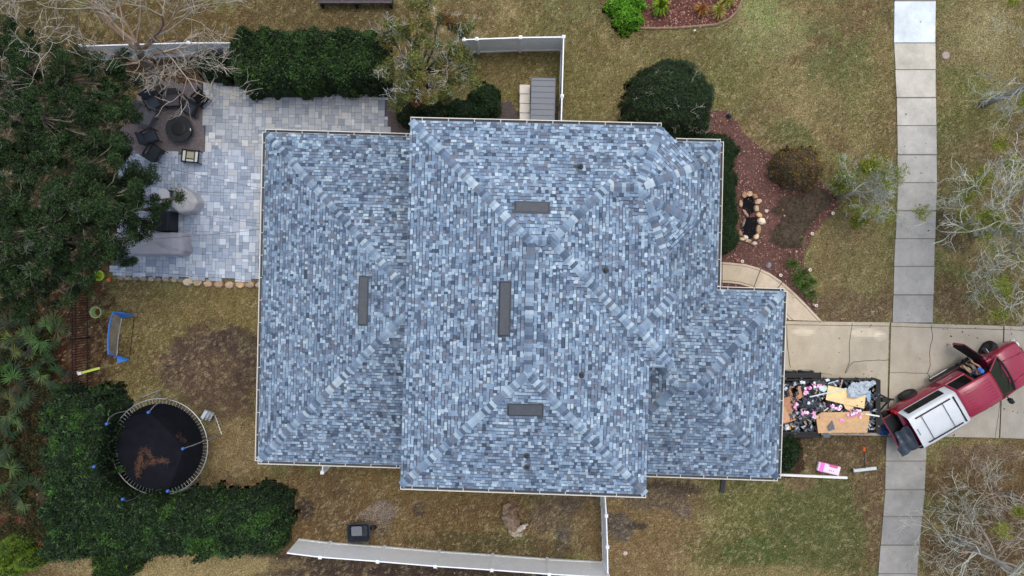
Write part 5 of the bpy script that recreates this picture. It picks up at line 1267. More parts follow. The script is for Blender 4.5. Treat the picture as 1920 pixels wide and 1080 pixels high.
q = np.concatenate(q); Zq = zt - .01; Xq = (q[:, 0] - 960) * (HC - Zq) / FP; Yq = (540 - q[:, 1]) * (HC - Zq) / FP
o = scatter_quads('pine_needles', Xq, Yq, np.full(len(q), Zq), rs.uniform(.08, .2, len(q)), np.full(len(q), .010), pick([(104, 72, 56), (124, 92, 74), (80, 58, 48)], len(q), rs), M_leaf, tilt=.12)
tag(o, 'streaks of fallen brown pine needles on the trampoline mat', kind='stuff')
# ------------------------------------------------------------------ soccer goal, pot, toys
c = P(225, 630); t = thing('soccer_goal', 'blue framed pop-up soccer goal with white net on the back lawn', 'soccer goal', (c.x, c.y, 0)); BLUE = lin(62, 124, 206)
A, B, Cc, D = P(252, 592, .03), P(212, 585, 1.0), P(203, 664, 1.0), P(242, 675, .03); A2, D2 = P(228, 597, .03), P(219, 666, .03)
mb = MB()
up = [A, P(232, 587, .62), B, P(205, 608, 1.02), P(202, 640, 1.03), Cc, P(221, 668, .5), D]
mb.tube(up, .036, 6, BLUE); mb.build('frame', M_cloth, t)
mb = MB(); mb.tube([A, D], .012, 5, lin(24, 24, 26)); mb.build('ground_bar', M_col, t)
mb = MB(); mb.tube([A2, (A2 + D2) / 2 + Vector((-.04, 0, 0)), D2], .018, 5, lin(210, 220, 230)); mb.build('back_bar', M_col, t)
mb = MB(); mb.face([A, P(232, 587, .6), B, A2], BLUE); mb.face([D2, P(220, 681, .03), D], BLUE); mb.face([D2, D, P(221, 668, .5)], BLUE); mb.build('side_panel', M_cloth, t)
mb = MB(); tp = [B, P(205, 608, 1.0), P(202, 640, 1.0), Cc]; bt = [A2, A2.lerp(D2, .33), A2.lerp(D2, .66), D2]
for k in range(3): mb.face([tp[k], tp[k + 1], bt[k + 1], bt[k]], lin(190, 186, 176))
mb.build('net', mat('goal_net', None, .9, var=.1, alpha=.45), t)
c = P(187, 585); t = thing('garden_pot', 'empty pale green plastic pot lying near the soccer goal', 'pot', (c.x, c.y, 0))
mb = MB(); e = P(184, 585, .32); mb.lathe((0, 0, 0), [(.17, 0), (.24, .3), (.27, .3), (.27, .34), (.23, .34), (.22, .3), (.15, .04)], 24, lin(150, 172, 116))
mb.v = [tuple(Vector((c.x + .06, c.y, 0)) + Vector((x_ - z_ * .18, y_, z_))) for x_, y_, z_ in mb.v]; mb.build('pot', M_plastic, t)
mb = MB(); mb.lathe((c.x + .01, c.y, .05), [(.14, 0), (.15, .08), (.02, .10)], 16, lin(96, 62, 50)); mb.build('soil', M_mulch, t)
c = P(192, 517); t = thing('garden_pot', 'lime green pot rim half hidden by the oak beside the orange ball', 'pot', (c.x, c.y, 0)); mb = MB(); mb.lathe((c.x, c.y, 0), [(.16, 0), (.22, .28), (.25, .28), (.25, .31), (.2, .31), (.14, .05)], 24, lin(166, 190, 66)); mb.build('pot', M_plastic, t)
c = P(207, 525); t = thing('ball', 'small orange ball at the lower left corner of the patio', 'ball', (c.x, c.y, 0)); mb = MB(); mb.lathe((c.x, c.y, 0), [(.02, .0), (.08, .03), (.12, .12), (.08, .21), (.02, .24)], 16, lin(190, 112, 66)); mb.build('body', M_plastic, t, True)
c = P(165, 695); t = thing('lime_pole', 'lime green flat pole with white bracket at the end of the dark fence', 'pole', (c.x, c.y, 0), 0); mb = MB(); a, b = P(150, 700, .9), P(187, 690, .5); d = b - a; mb.box((a + b) / 2, (d.length, .10, .04), math.atan2(d.y, d.x), lin(168, 190, 66), ry=math.atan2(-d.z, Vector((d.x, d.y)).length)); mb.build('pole', M_plastic, t)
mb = MB(); mb.box(a, (.16, .14, .12), .3, lin(210, 212, 216)); mb.box(a + Vector((-.1, .05, 0)), (.08, .08, .08), .9, lin(210, 212, 216)); mb.tube([a, (a.x, a.y, 0)], .02, 6, lin(120, 120, 124)); mb.build('bracket', M_plastic, t)
# wheelbarrow tub
c = P(673, 998, .5); t = thing('wheelbarrow', 'black wheelbarrow tub holding a grey bin near the bottom fence', 'wheelbarrow', (c.x, c.y, 0), math.radians(2))
def rrect(w, h, r, z, n=5):
    out = []
    for (sx_, sy_, a0) in ((1, 1, 0), (-1, 1, 90), (-1, -1, 180), (1, -1, 270)):
        for k in range(n): a = math.radians(a0 + 90 * k / (n - 1)); out.append(((w - r) * sx_ + r * math.cos(a), (h - r) * sy_ + r * math.sin(a), z))
    return out
def loft(mb, rings, col=None, closed=True, capb=True, capt=True):
    n = len(rings[0]); b = len(mb.v); col = col or mb.col
    for rg in rings: mb.v += [tuple(p) for p in rg]
    for k in range(len(rings) - 1):
        for i in range(n if closed else n - 1): j = (i + 1) % n; mb.f.append((b + k * n + i, b + k * n + j, b + (k + 1) * n + j, b + (k + 1) * n + i)); mb.c.append(col)
    if capb: mb.f.append(tuple(b + i for i in range(n))[::-1]); mb.c.append(col)
    if capt: mb.f.append(tuple(b + (len(rings) - 1) * n + i for i in range(n))); mb.c.append(col)
mb = MB(); loft(mb, [rrect(.36, .26, .1, .3), rrect(.52, .42, .14, .58), rrect(.54, .44, .14, .6), rrect(.5, .40, .13, .6), rrect(.34, .25, .1, .33)], lin(44, 50, 58)); mb.build('tub', M_plastic, t, local=True)
mb = MB(); loft(mb, [rrect(.2, .18, .05, .36), rrect(.25, .22, .06, .52), rrect(.24, .21, .06, .53)], lin(104, 108, 116)); mb.v = [(x_ - .1, y_ + .06, z_) for x_, y_, z_ in mb.v]; mb.build('bin', M_plastic, t, local=True)
mb = MB(); mb.tube([(.45, .2, .35), (.7, .2, .3)], .02, 5, lin(30, 30, 32)); mb.tube([(.45, -.1, .35), (.7, -.0, .3)], .02, 5, lin(30, 30, 32)); mb.tube([(-.3, .2, .3), (-.35, .25, 0)], .02, 5, lin(30, 30, 32)); mb.tube([(-.3, -.2, .3), (-.35, -.25, 0)], .02, 5, lin(30, 30, 32)); mb.build('frame', M_plastic, t, local=True)
mb = MB(); mb.lathe((0, 0, 0), [(.06, -.05), (.17, -.05), (.19, 0), (.17, .05), (.06, .05)], 18, lin(22, 22, 24)); mb.v = [(.58 + x_, .1 + z_, .19 + y_) for x_, y_, z_ in mb.v]; mb.build('wheel', M_plastic, t, local=True)
# driftwood stump
r = random.Random(3); c = P(963, 975); t = thing('driftwood_stump', 'weathered gnarled stump lying on the brown grass below the house', 'stump', (c.x, c.y, 0)); mb = MB()
for pts, rr, cc in (([(948, 955), (955, 975), (966, 992)], [.26, .3, .2], (124, 108, 92)), ([(958, 948), (962, 968), (972, 988)], [.22, .22, .16], (118, 98, 82)), ([(966, 998), (978, 990), (990, 983)], [.17, .13, .04], (186, 176, 164)), ([(962, 1000), (972, 1004), (980, 1000)], [.12, .1, .05], (172, 160, 146)), ([(944, 962), (950, 950), (960, 944)], [.1, .13, .06], (146, 128, 108)), ([(952, 980), (960, 996), (966, 1006)], [.12, .14, .06], (164, 146, 126))):
    q = []
    for a, b in zip(pts[:-1], pts[1:]):
        for k in range(4): q.append(P(a[0] + (b[0] - a[0]) * k / 4 + r.uniform(-1, 1), a[1] + (b[1] - a[1]) * k / 4 + r.uniform(-1, 1), .2 + r.uniform(-.04, .06)))
    q.append(P(*pts[-1], .12)); rad = [np.interp(i / (len(q) - 1), np.linspace(0, 1, len(rr)), rr) * r.uniform(.7, 1.2) for i in range(len(q))]; mb.tube(q, rad, 9, lin(*cc))
mb.v = [(x_ + r.uniform(-.03, .03), y_ + r.uniform(-.03, .03), z_ + r.uniform(-.03, .03)) for x_, y_, z_ in mb.v]
mb.build('wood', mat('weathered_wood', None, .95, var=.5, vscale=7, bump=1, bscale=16), t)
# bits on the lawn by the garage
c = P(1356, 909, .1); t = thing('downspout', 'dark downspout elbow sticking out below the garage roof', 'downspout', (c.x, c.y, 0), math.radians(-8)); mb = MB(); mb.box((0, 0, .06), (.2, .75, .1), 0, lin(44, 46, 54)); mb.build('pipe', M_plastic, t, local=True)
a, b = P(1462, 890, .1), P(1588, 895.5, .1); d = b - a; t = thing('trim_board', 'long thin white trim board lying on the grass right of the garage', 'board', tuple(a)); mb = MB(); mb.box((a + b) / 2, (d.length, .11, .1), math.atan2(d.y, d.x), lin(226, 226, 222)); mb.build('board', M_plastic, t)
c = P(1556, 880, .25); t = thing('shingle_bundle', 'white and pink wrapped bundle lying on the grass', 'bundle', (c.x, c.y, 0), math.radians(-14))
mb = MB(); mb.box((0, 0, .1), (1.05, .42, .2), 0, lin(232, 214, 232), bev=.04); w_ = mb.build('wrapper', M_plastic, t, local=True)
mb = MB(); mb.box((-.36, 0, .102), (.2, .43, .205), 0, lin(238, 120, 206)); mb.box((.16, .16, .104), (.4, .12, .204), 0, lin(206, 96, 150)); mb.build('pink_print', M_plastic, w_, local=True)
mb = MB()
for k in range(3): mb.prism([(.0 + k * .09, -.08), (.05 + k * .09, -.08), (.025 + k * .09, -.02)], .2, .208, lin(96, 70, 100))
mb.build('triangle_marks', M_plastic, w_, local=True)
a, b = P(1600, 882.5, .08), P(1643, 877.5, .08); d = b - a; c = (a + b) / 2; t = thing('magnetic_sweeper', 'rolling sweeper bar with black handle and orange grip on the grass', 'sweeper', (c.x, c.y, 0), math.atan2(d.y, d.x))
mb = MB(); mb.box((0, 0, .1), (d.length, .15, .1), 0, lin(196, 204, 206), bev=.03); mb.build('bar', M_plastic, t, local=True)
mb = MB(); h0 = Vector((0, .05, .12)); h1 = Vector((-.07, .95, .35)); mb.tube([h0, h1], .018, 6, lin(30, 30, 34)); mb.build('handle', M_plastic, t, local=True)
mb = MB(); mb.tube([h1, h1 + Vector((-.005, .17, .05))], .06, 8, lin(222, 92, 46)); mb.build('grip', M_plastic, t, local=True)
for sg in (-1, 1): mb = MB(); mb.lathe((sg * (d.length / 2 + .02), -.0, .07), [(.07, -.02), (.07, .02)], 12, lin(30, 32, 34)); mb.build('wheel', M_plastic, t, local=True)
# ------------------------------------------------------------------ trailer with roofing debris
M_tyre = mat('tyre', (.02, .02, .021), .8, var=.2)
def Z1(x, y, z=.95): return P(1450 + x / 7.71, 680 + y / 7.71, z)
tx0, tx1 = 11.35, P(1647, 760, .9).x; ty0, ty1 = P(0, 811, .9).y, P(0, 711, .9).y; tl = thing('utility_trailer', 'black tandem axle trailer backed to the garage and heaped with roofing debris', 'trailer', ((tx0 + tx1) / 2, (ty0 + ty1) / 2, 0))
xm, ym, LX, LY = (tx0 + tx1) / 2, (ty0 + ty1) / 2, tx1 - tx0, ty1 - ty0
mb = MB(); mb.box((xm, ym, .48), (LX, LY, .1)); mb.build('bed', M_black, tl)
for sy_ in (-1, 1):
    mb = MB(); mb.box((xm, ym + sy_ * (LY / 2 - .02), .74), (LX, .03, .42)); mb.box((xm, ym + sy_ * (LY / 2 - .02), .96), (LX, .06, .05))
    for k in range(8): mb.box((tx0 + .1 + k * (LX - .2) / 7, ym + sy_ * (LY / 2 + .01), .72), (.05, .04, .5))
    mb.build('side_wall', M_black, tl)
mb = MB(); mb.box((tx1 - .04, ym, .74), (.05, LY - .1, .42)); mb.box((tx1 - .06, ym, .97), (.22, LY - .05, .05)); mb.build('front_wall', M_black, tl)
mb = MB(); mb.box((tx0 + .03, ym, .74), (.04, LY - .1, .42)); mb.build('tailgate', M_black, tl)
xw = P(1479, 695, .35).x, P(1511, 695, .35).x
for sy_ in (-1, 1):
    yw = ym + sy_ * (LY / 2 + .17)
    mb = MB(); mb.box(((xw[0] + xw[1]) / 2, yw - sy_ * .02, .72), (1.78, .26, .04), 0, bev=.015); 
    for e_, rr in ((-.92, -.6), (.92, .6)): mb.box(((xw[0] + xw[1]) / 2 + e_, yw - sy_ * .02, .64), (.16, .26, .03), 0, ry=rr)
    mb.build('fender', M_black, tl)
    for x_ in xw:
        mb = MB(); mb.lathe((0, 0, 0), [(.2, -.1), (.33, -.1), (.35, -.04), (.35, .04), (.33, .1), (.2, .1)], 22); mb.v = [(x_ + a, yw + sy_ * .06 + c_, .35 + b) for a, b, c_ in mb.v]; w_ = mb.build('wheel', M_tyre, tl)
        mb = MB(); mb.lathe((0, 0, 0), [(.19, -.105), (.19, .105)], 16); mb.v = [(x_ + a, yw + sy_ * .06 + c_, .35 + b) for a, b, c_ in mb.v]; mb.build('rim', M_metal, w_)
mb = MB(); e = P(1668, 749, .5)
for sy_ in (-.6, .6): mb.tube([(tx1, ym + sy_, .5), tuple(e)], .045, 6)
mb.tube([tuple(e), (e.x + .2, e.y, .5)], .05, 6); mb.box((e.x - .25, e.y, .6), (.35, .2, .16)); mb.tube([(e.x - .1, e.y + .05, .2), (e.x - .1, e.y + .05, .85)], .03, 6); mb.build('tongue', M_black, tl)
# debris
def sheet(name, label, cat, pts, z, c, th=.012, bend=.0, group=None, m=None, seed=0):
    r = random.Random(seed); q = [Z1(x, y, z) for x, y in pts]; cx = sum(p.x for p in q) / len(q); cy = sum(p.y for p in q) / len(q); cz = z
    mb = MB(); col = lin(*c); n = len(q); zz = [cz + r.uniform(-bend, bend) for _ in q]
    top = [(p.x, p.y, h + th) for p, h in zip(q, zz)]; bot = [(p.x, p.y, h) for p, h in zip(q, zz)]
    ct_ = (cx, cy, cz + th + bend * .8); cb_ = (cx, cy, cz + bend * .8)
    for i in range(n):
        j = (i + 1) % n; mb.face([top[i], top[j], ct_], tuple(v * r.uniform(.94, 1.05) for v in col)); mb.face([bot[j], bot[i], cb_], col); mb.face([bot[i], bot[j], top[j], top[i]], tuple(v * .8 for v in col))
    o = mb.build(name, m or M_cloth); return tag(o, label, cat, group)
def lump(name, label, cat, x, y, rx, ry, z, h, c, seed, group=None, m=None, rough_=.18):
    r = random.Random(seed); p = Z1(x, y, z + h * .5); k = (HC - z) / FP / 7.71; mb = MB(); n = 18; K_ = 7
    for q in range(K_):
        f = q / (K_ - 1); s = math.sqrt(max(0, 1 - (f * .98) ** 2)); 
        for i in range(n):
            a = 2 * math.pi * i / n; u = 1 + r.uniform(-rough_, rough_)
            mb.v.append((p.x + math.cos(a) * rx * k * s * u, p.y + math.sin(a) * ry * k * s * u, z + h * f * (1 + r.uniform(-rough_, rough_))))
    for q in range(K_ - 1):
        for i in range(n): j = (i + 1) % n; mb.f.append((q * n + i, q * n + j, (q + 1) * n + j, (q + 1) * n + i)); mb.c.append(tuple(v * r.uniform(.85, 1.12) for v in lin(*c)))
    mb.f.append(tuple((K_ - 1) * n + i for i in range(n))); mb.c.append(lin(*c))
    o = mb.build(name, m or M_cloth, None, True); return tag(o, label, cat, group)
M_bag = mat('bag_plastic', None, .3, var=.3, vscale=5, bump=.7, bscale=8, spec=.5)
for i, (x, y, rx, ry, c_, lb) in enumerate(((190, 330, 120, 90, (40, 42, 50), 'dark sack at the upper rear corner of the trailer'), (420, 360, 110, 90, (46, 50, 58), 'charcoal sack between the pink scraps near the trailer side'), (520, 600, 190, 130, (56, 62, 70), 'big slate grey sack in the middle of the trailer load'),
        (680, 650, 110, 80, (76, 86, 98), 'lighter grey sack below the plywood'), (430, 800, 150, 110, (52, 58, 70), 'dark sack between the two cardboard heaps'), (820, 620, 120, 80, (38, 42, 50), 'black sack just under the plywood edge'), (1400, 620, 90, 160, (44, 46, 56), 'dark sack at the front end of the load'),
        (900, 300, 160, 70, (48, 48, 58), 'dark sack at the trailer side above the plywood'), (520, 950, 130, 60, (30, 32, 38), 'black sack low at the grass side of the trailer'), (1420, 850, 60, 110, (40, 42, 52), 'dark sack right of the big cardboard'), (620, 400, 120, 80, (54, 56, 64), 'grey black sack left of the plywood'), (230, 720, 120, 130, (60, 52, 50), 'brownish sack under the torn cardboard'))):
    lump('debris_bag', lb, 'sack', x, y, rx, ry, .52, .34 + .04 * (i % 3), c_, i, 'dark debris sacks in the trailer', M_bag, .10)
n = 900; rs = np.random.RandomState(15); x_ = rs.uniform(110, 1470, n); y_ = rs.uniform(260, 990, n); z_ = rs.uniform(.84, .97, n); k_ = (HC - z_) / FP
tag(scatter_quads('debris_scraps', (1450 + x_ / 7.71 - 960) * k_, (540 - 680 - y_ / 7.71) * k_, z_, rs.uniform(.06, .24, n), rs.uniform(.05, .16, n), pick([(66, 70, 78), (96, 102, 110), (44, 46, 54), (150, 132, 110), (80, 86, 98), (176, 184, 192)], n, rs, [.26, .22, .14, .12, .16, .10]), M_cloth, tilt=.35), 'torn roofing felt and shingle scraps filling the trailer', kind='stuff')
gd = 'cardboard in the trailer'; CB = (196, 158, 118)
sheet('cardboard', 'large flat tan cardboard box at the front of the load', 'cardboard', [(612, 770), (690, 715), (1000, 712), (1390, 700), (1375, 850), (1350, 1012), (900, 1010), (640, 1015)], .99, (200, 164, 124), .05, .03, gd, seed=1)
sheet('cardboard', 'torn brown cardboard at the rear of the load beside the roof edge', 'cardboard', [(100, 520), (240, 480), (315, 505), (335, 830), (180, 870), (100, 890)], .93, (178, 134, 104), .02, .05, gd, seed=2)
sheet('cardboard', 'lighter cardboard flap lying on the torn brown piece', 'cardboard', [(100, 645), (175, 640), (245, 840), (100, 880)], .99, (200, 158, 128), .01, .01, gd, seed=3)
sheet('cardboard', 'narrow upright cardboard flap left of the dark sack', 'cardboard', [(205, 370), (240, 360), (285, 475), (240, 480)], .98, (168, 124, 92), .01, .02, gd, seed=4)
sheet('cardboard', 'narrow cardboard flap pointing up beside the pink scraps', 'cardboard', [(350, 345), (385, 340), (425, 480), (390, 520), (330, 525), (325, 490), (380, 470)], .98, (182, 140, 110), .01, .01, gd, seed=5)
M_ply = mat('plywood', None, .75, var=.1, vscale=4, var2=.1, v2scale=20)
sheet('plywood_sheet', 'pale plywood sheet lying across the load', 'plywood', [(790, 330), (1060, 382), (1335, 470), (1312, 662), (1030, 605), (755, 535)], 1.02, (230, 206, 152), .014, .012, 'plywood pieces in the trailer', M_ply, 6)
sheet('plywood_sheet', 'small broken plywood offcut below the pale sheet', 'plywood', [(1010, 600), (1160, 640), (1130, 712), (1040, 665)], .99, (226, 200, 150), .014, .0, 'plywood pieces in the trailer', M_ply, 7)
def crumple(name, label, cat, outline, z, c, seed, h=.12):
    r = np.random.RandomState(seed); xs = [p[0] for p in outline]; ys = [p[1] for p in outline]
    x, y = np.meshgrid(np.arange(min(xs) - 10, max(xs) + 10, 9.), np.arange(min(ys) - 10, max(ys) + 10, 9.)); wx = (fbm(x / 60, y / 60, seed) - .5) * 40
    ok = inpoly(x + wx, y + wx, outline); i = np.arange(x.size).reshape(x.shape); m = ok[:-1, :-1] & ok[1:, 1:] & ok[1:, :-1] & ok[:-1, 1:]
    Z = z + h * (np.abs(fbm(x / 70, y / 55, seed + 5) - .5) * 2.4 + .5 * np.abs(fbm(x / 30, y / 40, seed + 9) - .5)); k = (HC - Z) / FP
    V = np.stack([(1450 + x / 7.71 - 960) * k, (540 - 680 - y / 7.71) * k, Z], -1).reshape(-1, 3); f = np.stack([i[1:, :-1], i[1:, 1:], i[:-1, 1:], i[:-1, :-1]], -1)[m]
    o = np_mesh(name, V, f, np.tile(np.array(lin(*c)), (len(f), 1)), M_cloth, None, True); return tag(o, label, cat)
crumple('tarp', 'crumpled light grey tarp on the front corner of the load', 'tarp', [(1075, 330), (1160, 280), (1300, 262), (1480, 255), (1492, 310), (1400, 370), (1340, 470), (1200, 530), (1080, 500), (1055, 400)], 1.05, (176, 188, 198), 3, .22)
crumple('plastic_film', 'light blue plastic film hanging beside the grey tarp', 'plastic film', [(1340, 400), (1420, 400), (1415, 480), (1400, 580), (1350, 560), (1325, 480)], .95, (150, 178, 204), 4, .1)
crumple('plastic_film', 'pale green white plastic film left of the plywood', 'plastic film', [(640, 330), (770, 320), (785, 400), (720, 425), (660, 400)], .98, (200, 214, 216), 5, .1)
def stick(name, label, a, b, w, c, z=1.07): A, B = Z1(*a, z), Z1(*b, z + .02); d = B - A; mb = MB(); mb.box((A + B) / 2, (d.length, w, .03), math.atan2(d.y, d.x), lin(*c)); return tag(mb.build(name, M_plastic), label, 'strip', 'strips lying on the trailer load')
stick('trim_strip', 'long white strip lying across the dark sacks and plywood', (525, 495), (1060, 372), .05, (204, 214, 220))
stick('trim_strip', 'short white strip jutting over the front end of the trailer', (1330, 742), (1535, 775), .06, (232, 228, 224))
stick('trim_strip', 'short tan wood strip standing out above the plywood', (962, 365), (1000, 245), .06, (176, 150, 130), .98)
stick('trim_strip', 'blue grey strip near the upper side of the trailer', (790, 300), (940, 258), .06, (170, 190, 204), .98)
stick('trim_strip', 'pale stick between the plywood and the big cardboard', (725, 700), (795, 655), .05, (214, 196, 190), 1.0)
# pink wrapper scraps: each pile a thing
def scraps(label, spots, seed, pal, n=26):
    rs = np.random.RandomState(seed); V = []; F = []; K = []; k0 = 0
    for (x, y, rx, ry) in spots:
        for _ in range(n):
            a = rs.uniform(0, 6.28); q = Z1(x + rs.normal(0, rx * .5), y + rs.normal(0, ry * .5), 1.0 + rs.uniform(0, .1)); s = rs.uniform(.03, .085)
            pts = [q + Vector((math.cos(a + t) * s * rs.uniform(.6, 1.3), math.sin(a + t) * s * rs.uniform(.6, 1.3), rs.uniform(-.03, .05))) for t in (0, 1.5, 3.1, 4.6)]
            V += [tuple(p) for p in pts]; F.append((k0, k0 + 1, k0 + 2, k0 + 3)); k0 += 4; K.append(np.array(lin(*pal[rs.randint(len(pal))])))
    return tag(np_mesh('wrapper_scraps', V, F, np.array(K), M_plastic), label, 'wrapper scraps', 'pink wrapper scraps on the load')
PK = [(232, 140, 200), (240, 176, 214), (250, 226, 240), (206, 104, 170), (236, 236, 246)]
scraps('pink scraps trailing along the upper side of the load', [(590, 330, 40, 50), (660, 330, 30, 20), (520, 360, 30, 18), (470, 420, 26, 36), (455, 450, 20, 16)], 1, PK, 12)
scraps('pink and white scraps heaped beside the big cardboard corner', [(1190, 700, 70, 40), (1240, 740, 40, 36), (1100, 760, 50, 25), (1160, 740, 30, 30)], 2, PK, 20)
scraps('pink scraps under the plywood', [(940, 660, 34, 24), (850, 625, 36, 14), (960, 640, 20, 20)], 3, PK, 14)
scraps('pink and white wrapper poking out left of the big cardboard', [(600, 770, 34, 34), (480, 725, 50, 12), (580, 730, 26, 14)], 4, PK, 16)
scraps('pink scraps beside the torn brown cardboard', [(320, 650, 18, 40), (340, 600, 22, 10)], 5, PK, 12)
sheet('wrapper_scrap', 'small pink scrap lying on the big cardboard', 'wrapper', [(950, 815), (985, 805), (1035, 828), (1020, 858), (960, 850)], 1.08, (238, 150, 206), .01, .02, seed=12)
scraps('white paper bits near the rear corner of the trailer', [(180, 370, 14, 12), (135, 345, 10, 8), (515, 580, 8, 8), (430, 285, 26, 8), (790, 250, 30, 10)], 7, [(230, 236, 240), (200, 214, 220)], 7)
sheet('shingle_scrap', 'grey kite shaped shingle piece on the big cardboard', 'shingle', [(850, 830), (893, 960), (800, 990), (772, 930)], 1.075, (104, 106, 112), .006, 0, seed=8)
sheet('shingle_scrap', 'dark shingle piece hanging over the grass side of the trailer', 'shingle', [(700, 1020), (830, 1020), (810, 1085), (740, 1080)], .98, (96, 104, 116), .01, .01, seed=9)
for x, y, lb in ((190, 925, 'larger white and amber container at the rear grass side of the load'), (272, 900, 'smaller white and amber container beside the larger one')):
    p = Z1(x, y, .8); t = thing('container', lb, 'container', (p.x, p.y, .6)); w = .1 if x < 200 else .06
    mb = MB(); mb.box((p.x, p.y, .8), (w * 2, w * 2.6, .3), .1, lin(226, 226, 224), bev=.03); b_ = mb.build('body', M_plastic, t); mb = MB(); mb.box((p.x + w * .9, p.y, .81), (w * .5, w * 2.3, .31), .1, lin(206, 154, 60)); mb.build('amber_label', M_plastic, b_)
p = P(1663, 805, .15); t = tag(crumple('tarp', 'crumpled dark blue tarp on the ground between trailer and truck', 'tarp', [((x - 1450) * 7.71, (y - 680) * 7.71) for x, y in ((1646, 802), (1656, 794), (1668, 800), (1674, 812), (1660, 818), (1646, 815))], .08, (44, 74, 128), 12, .14))

# ------------------------------------------------------------------ pickup truck with white shell (local frame: x forward, y left)
O = P(1702, 742, .4); a30 = math.radians(30); nrm = Vector((-math.sin(a30), math.cos(a30), 0)); O = O - nrm * .95
tk = thing('pickup_truck', 'dark red crew cab pickup with white bed shell, open driver door and lowered tailgate', 'pickup truck', (O.x, O.y, 0), a30)
M_red = mat('red_paint', (.27, .010, .042), .25, var=.1, vscale=1.5, spec=.5, coat=.6)
M_glass = mat('dark_glass', (.004, .006, .006), .08, var=0, spec=.3)
M_wind = mat('windshield_glass', (.02, .035, .03), .05, var=0, spec=.6, alpha=.55)
M_shell = mat('white_shell', (.56, .61, .65), .35, var=.08, vscale=1.2, coat=.3)
M_int = mat('cab_interior', (.012, .012, .014), .8, var=.2)
M_rim = mat('dark_rim', (.03, .03, .032), .5, var=.1)
M_chrome = mat('chrome', (.7, .72, .74), .15, metal=1, var=0)
def sec(x, w, zt_, cr=.03, zb=.42):
    h = [(w * .94, zb), (w * .985, zb + .16), (w, .78), (w * .985, zt_ - .14), (w * .94, zt_ - .03), (w * .86, zt_)]
    pts = [(x, y, z) for y, z in h] + [(x, w * .4, zt_ + cr), (x, 0, zt_ + cr * 1.2), (x, -w * .4, zt_ + cr)] + [(x, -y, z) for y, z in h[::-1]]
    return pts
mb = MB()
loft(mb, [sec(x, w, z, c_) for x, w, z, c_ in ((-1.22, .93, 1.30, 0), (-1.15, .97, 1.34, 0), (-.5, .985, 1.35, 0), (0, 1.0, 1.35, 0), (.6, .985, 1.35, 0), (1.22, .98, 1.34, 0))], closed=True, capb=False)
mb.build('bed_side', M_red, tk, True, local=True)
# cab lower body: left front opening cut back to the sill
def sec2(x, w, zt_, cut):
    if cut: L_ = [(w * .94, .42), (w * .98, .5), (w * .94, .56), (.30, .57), (.28, .9), (.26, 1.25)]
    else: L_ = [(w * .94, .42), (w * .985, .58), (w, .78), (w * .985, zt_ - .14), (w * .94, zt_ - .03), (w * .88, zt_)]
    R_ = [(w * .94, .42), (w * .985, .58), (w, .78), (w * .985, zt_ - .14), (w * .94, zt_ - .03), (w * .88, zt_)]
    return [(x, y, z) for y, z in L_] + [(x, .2, zt_ - .08), (x, 0, zt_ - .08), (x, -w * .4, zt_ - .08)] + [(x, -y, z) for y, z in R_[::-1]]
mb = MB(); loft(mb, [sec2(x, .98, 1.30, c_) for x, c_ in ((1.24, 0), (2.35, 0), (2.36, 1), (3.45, 1), (3.46, 0), (3.7, 0))], closed=True)
mb.build('cab_side', M_red, tk, local=True)
mb = MB(); loft(mb, [sec(x, w, z, c_) for x, w, z, c_ in ((3.7, .98, 1.27, .03), (4.3, .99, 1.24, .06), (4.8, .97, 1.19, .06), (5.15, .92, 1.10, .05), (5.3, .84, .96, .03))], closed=True)
hd = mb.build('hood', M_red, tk, True, local=True)
mb = MB()
for sy_ in (-1, 1): mb.tube([(3.95, sy_ * .55, 1.31), (4.5, sy_ * .48, 1.30), (5.05, sy_ * .42, 1.19)], .03, 5)
mb.build('hood_crease', M_red, hd, True, local=True)
mb = MB(); mb.box((2.45, -.05, 1.235), (2.2, 1.4, .02)); mb.box((3.55, 0, 1.3), (.35, 1.5, .1), 0, bev=.04); mb.box((2.9, .66, .6), (1.05, .62, .02)); mb.build('interior', M_int, tk, local=True)
for y_ in (.42, -.42): mb = MB(); mb.box((2.75, y_, .8 if y_ > 0 else 1.2), (.5, .45, .2), 0, lin(70, 66, 62), bev=.05); mb.box((2.5, y_, 1.15), (.14, .45, .6), 0, lin(76, 72, 68), bev=.04, ry=-.15); mb.build('seat', M_cloth, tk, local=True)
def cabsec(x, w, z): return [(x, w, z - .10), (x, w * .97, z - .04), (x, w * .88, z), (x, w * .45, z + .02), (x, 0, z + .026), (x, -w * .45, z + .02), (x, -w * .88, z), (x, -w * .97, z - .04), (x, -w, z - .10)]
mb = MB(); loft(mb, [cabsec(x, w, z) for x, w, z in ((1.32, .68, 1.80), (1.42, .70, 1.86), (2.2, .71, 1.90), (2.9, .69, 1.87), (3.08, .67, 1.82))]); rf = mb.build('roof', M_red, tk, True, local=True)
mb = MB()
for k in range(7): y_ = -.45 + k * .15; mb.box((2.2, y_, 1.918 - abs(y_) * .02), (1.3, .016, .008))
mb.build('roof_rib', M_red, rf, local=True)
def panel3(pts, th=.012):
    mb = MB(); q = [Vector(p) for p in pts]; n = (q[1] - q[0]).cross(q[2] - q[0]).normalized()
    if n.z < 0: n = -n
    mb.hexa([p - n * th for p in q], [p + n * th for p in q]); return mb
panel3([(3.10, .64, 1.80), (3.10, -.64, 1.80), (3.92, -.84, 1.30), (3.92, .84, 1.30)]).build('windshield', M_wind, tk, local=True)
mb = MB(); mb.tube([(3.93, .84, 1.30), (4.02, .45, 1.31), (4.04, 0, 1.31), (4.02, -.45, 1.31), (3.93, -.84, 1.30)], .05, 6); mb.build('wiper_cowl', M_black, tk, local=True)
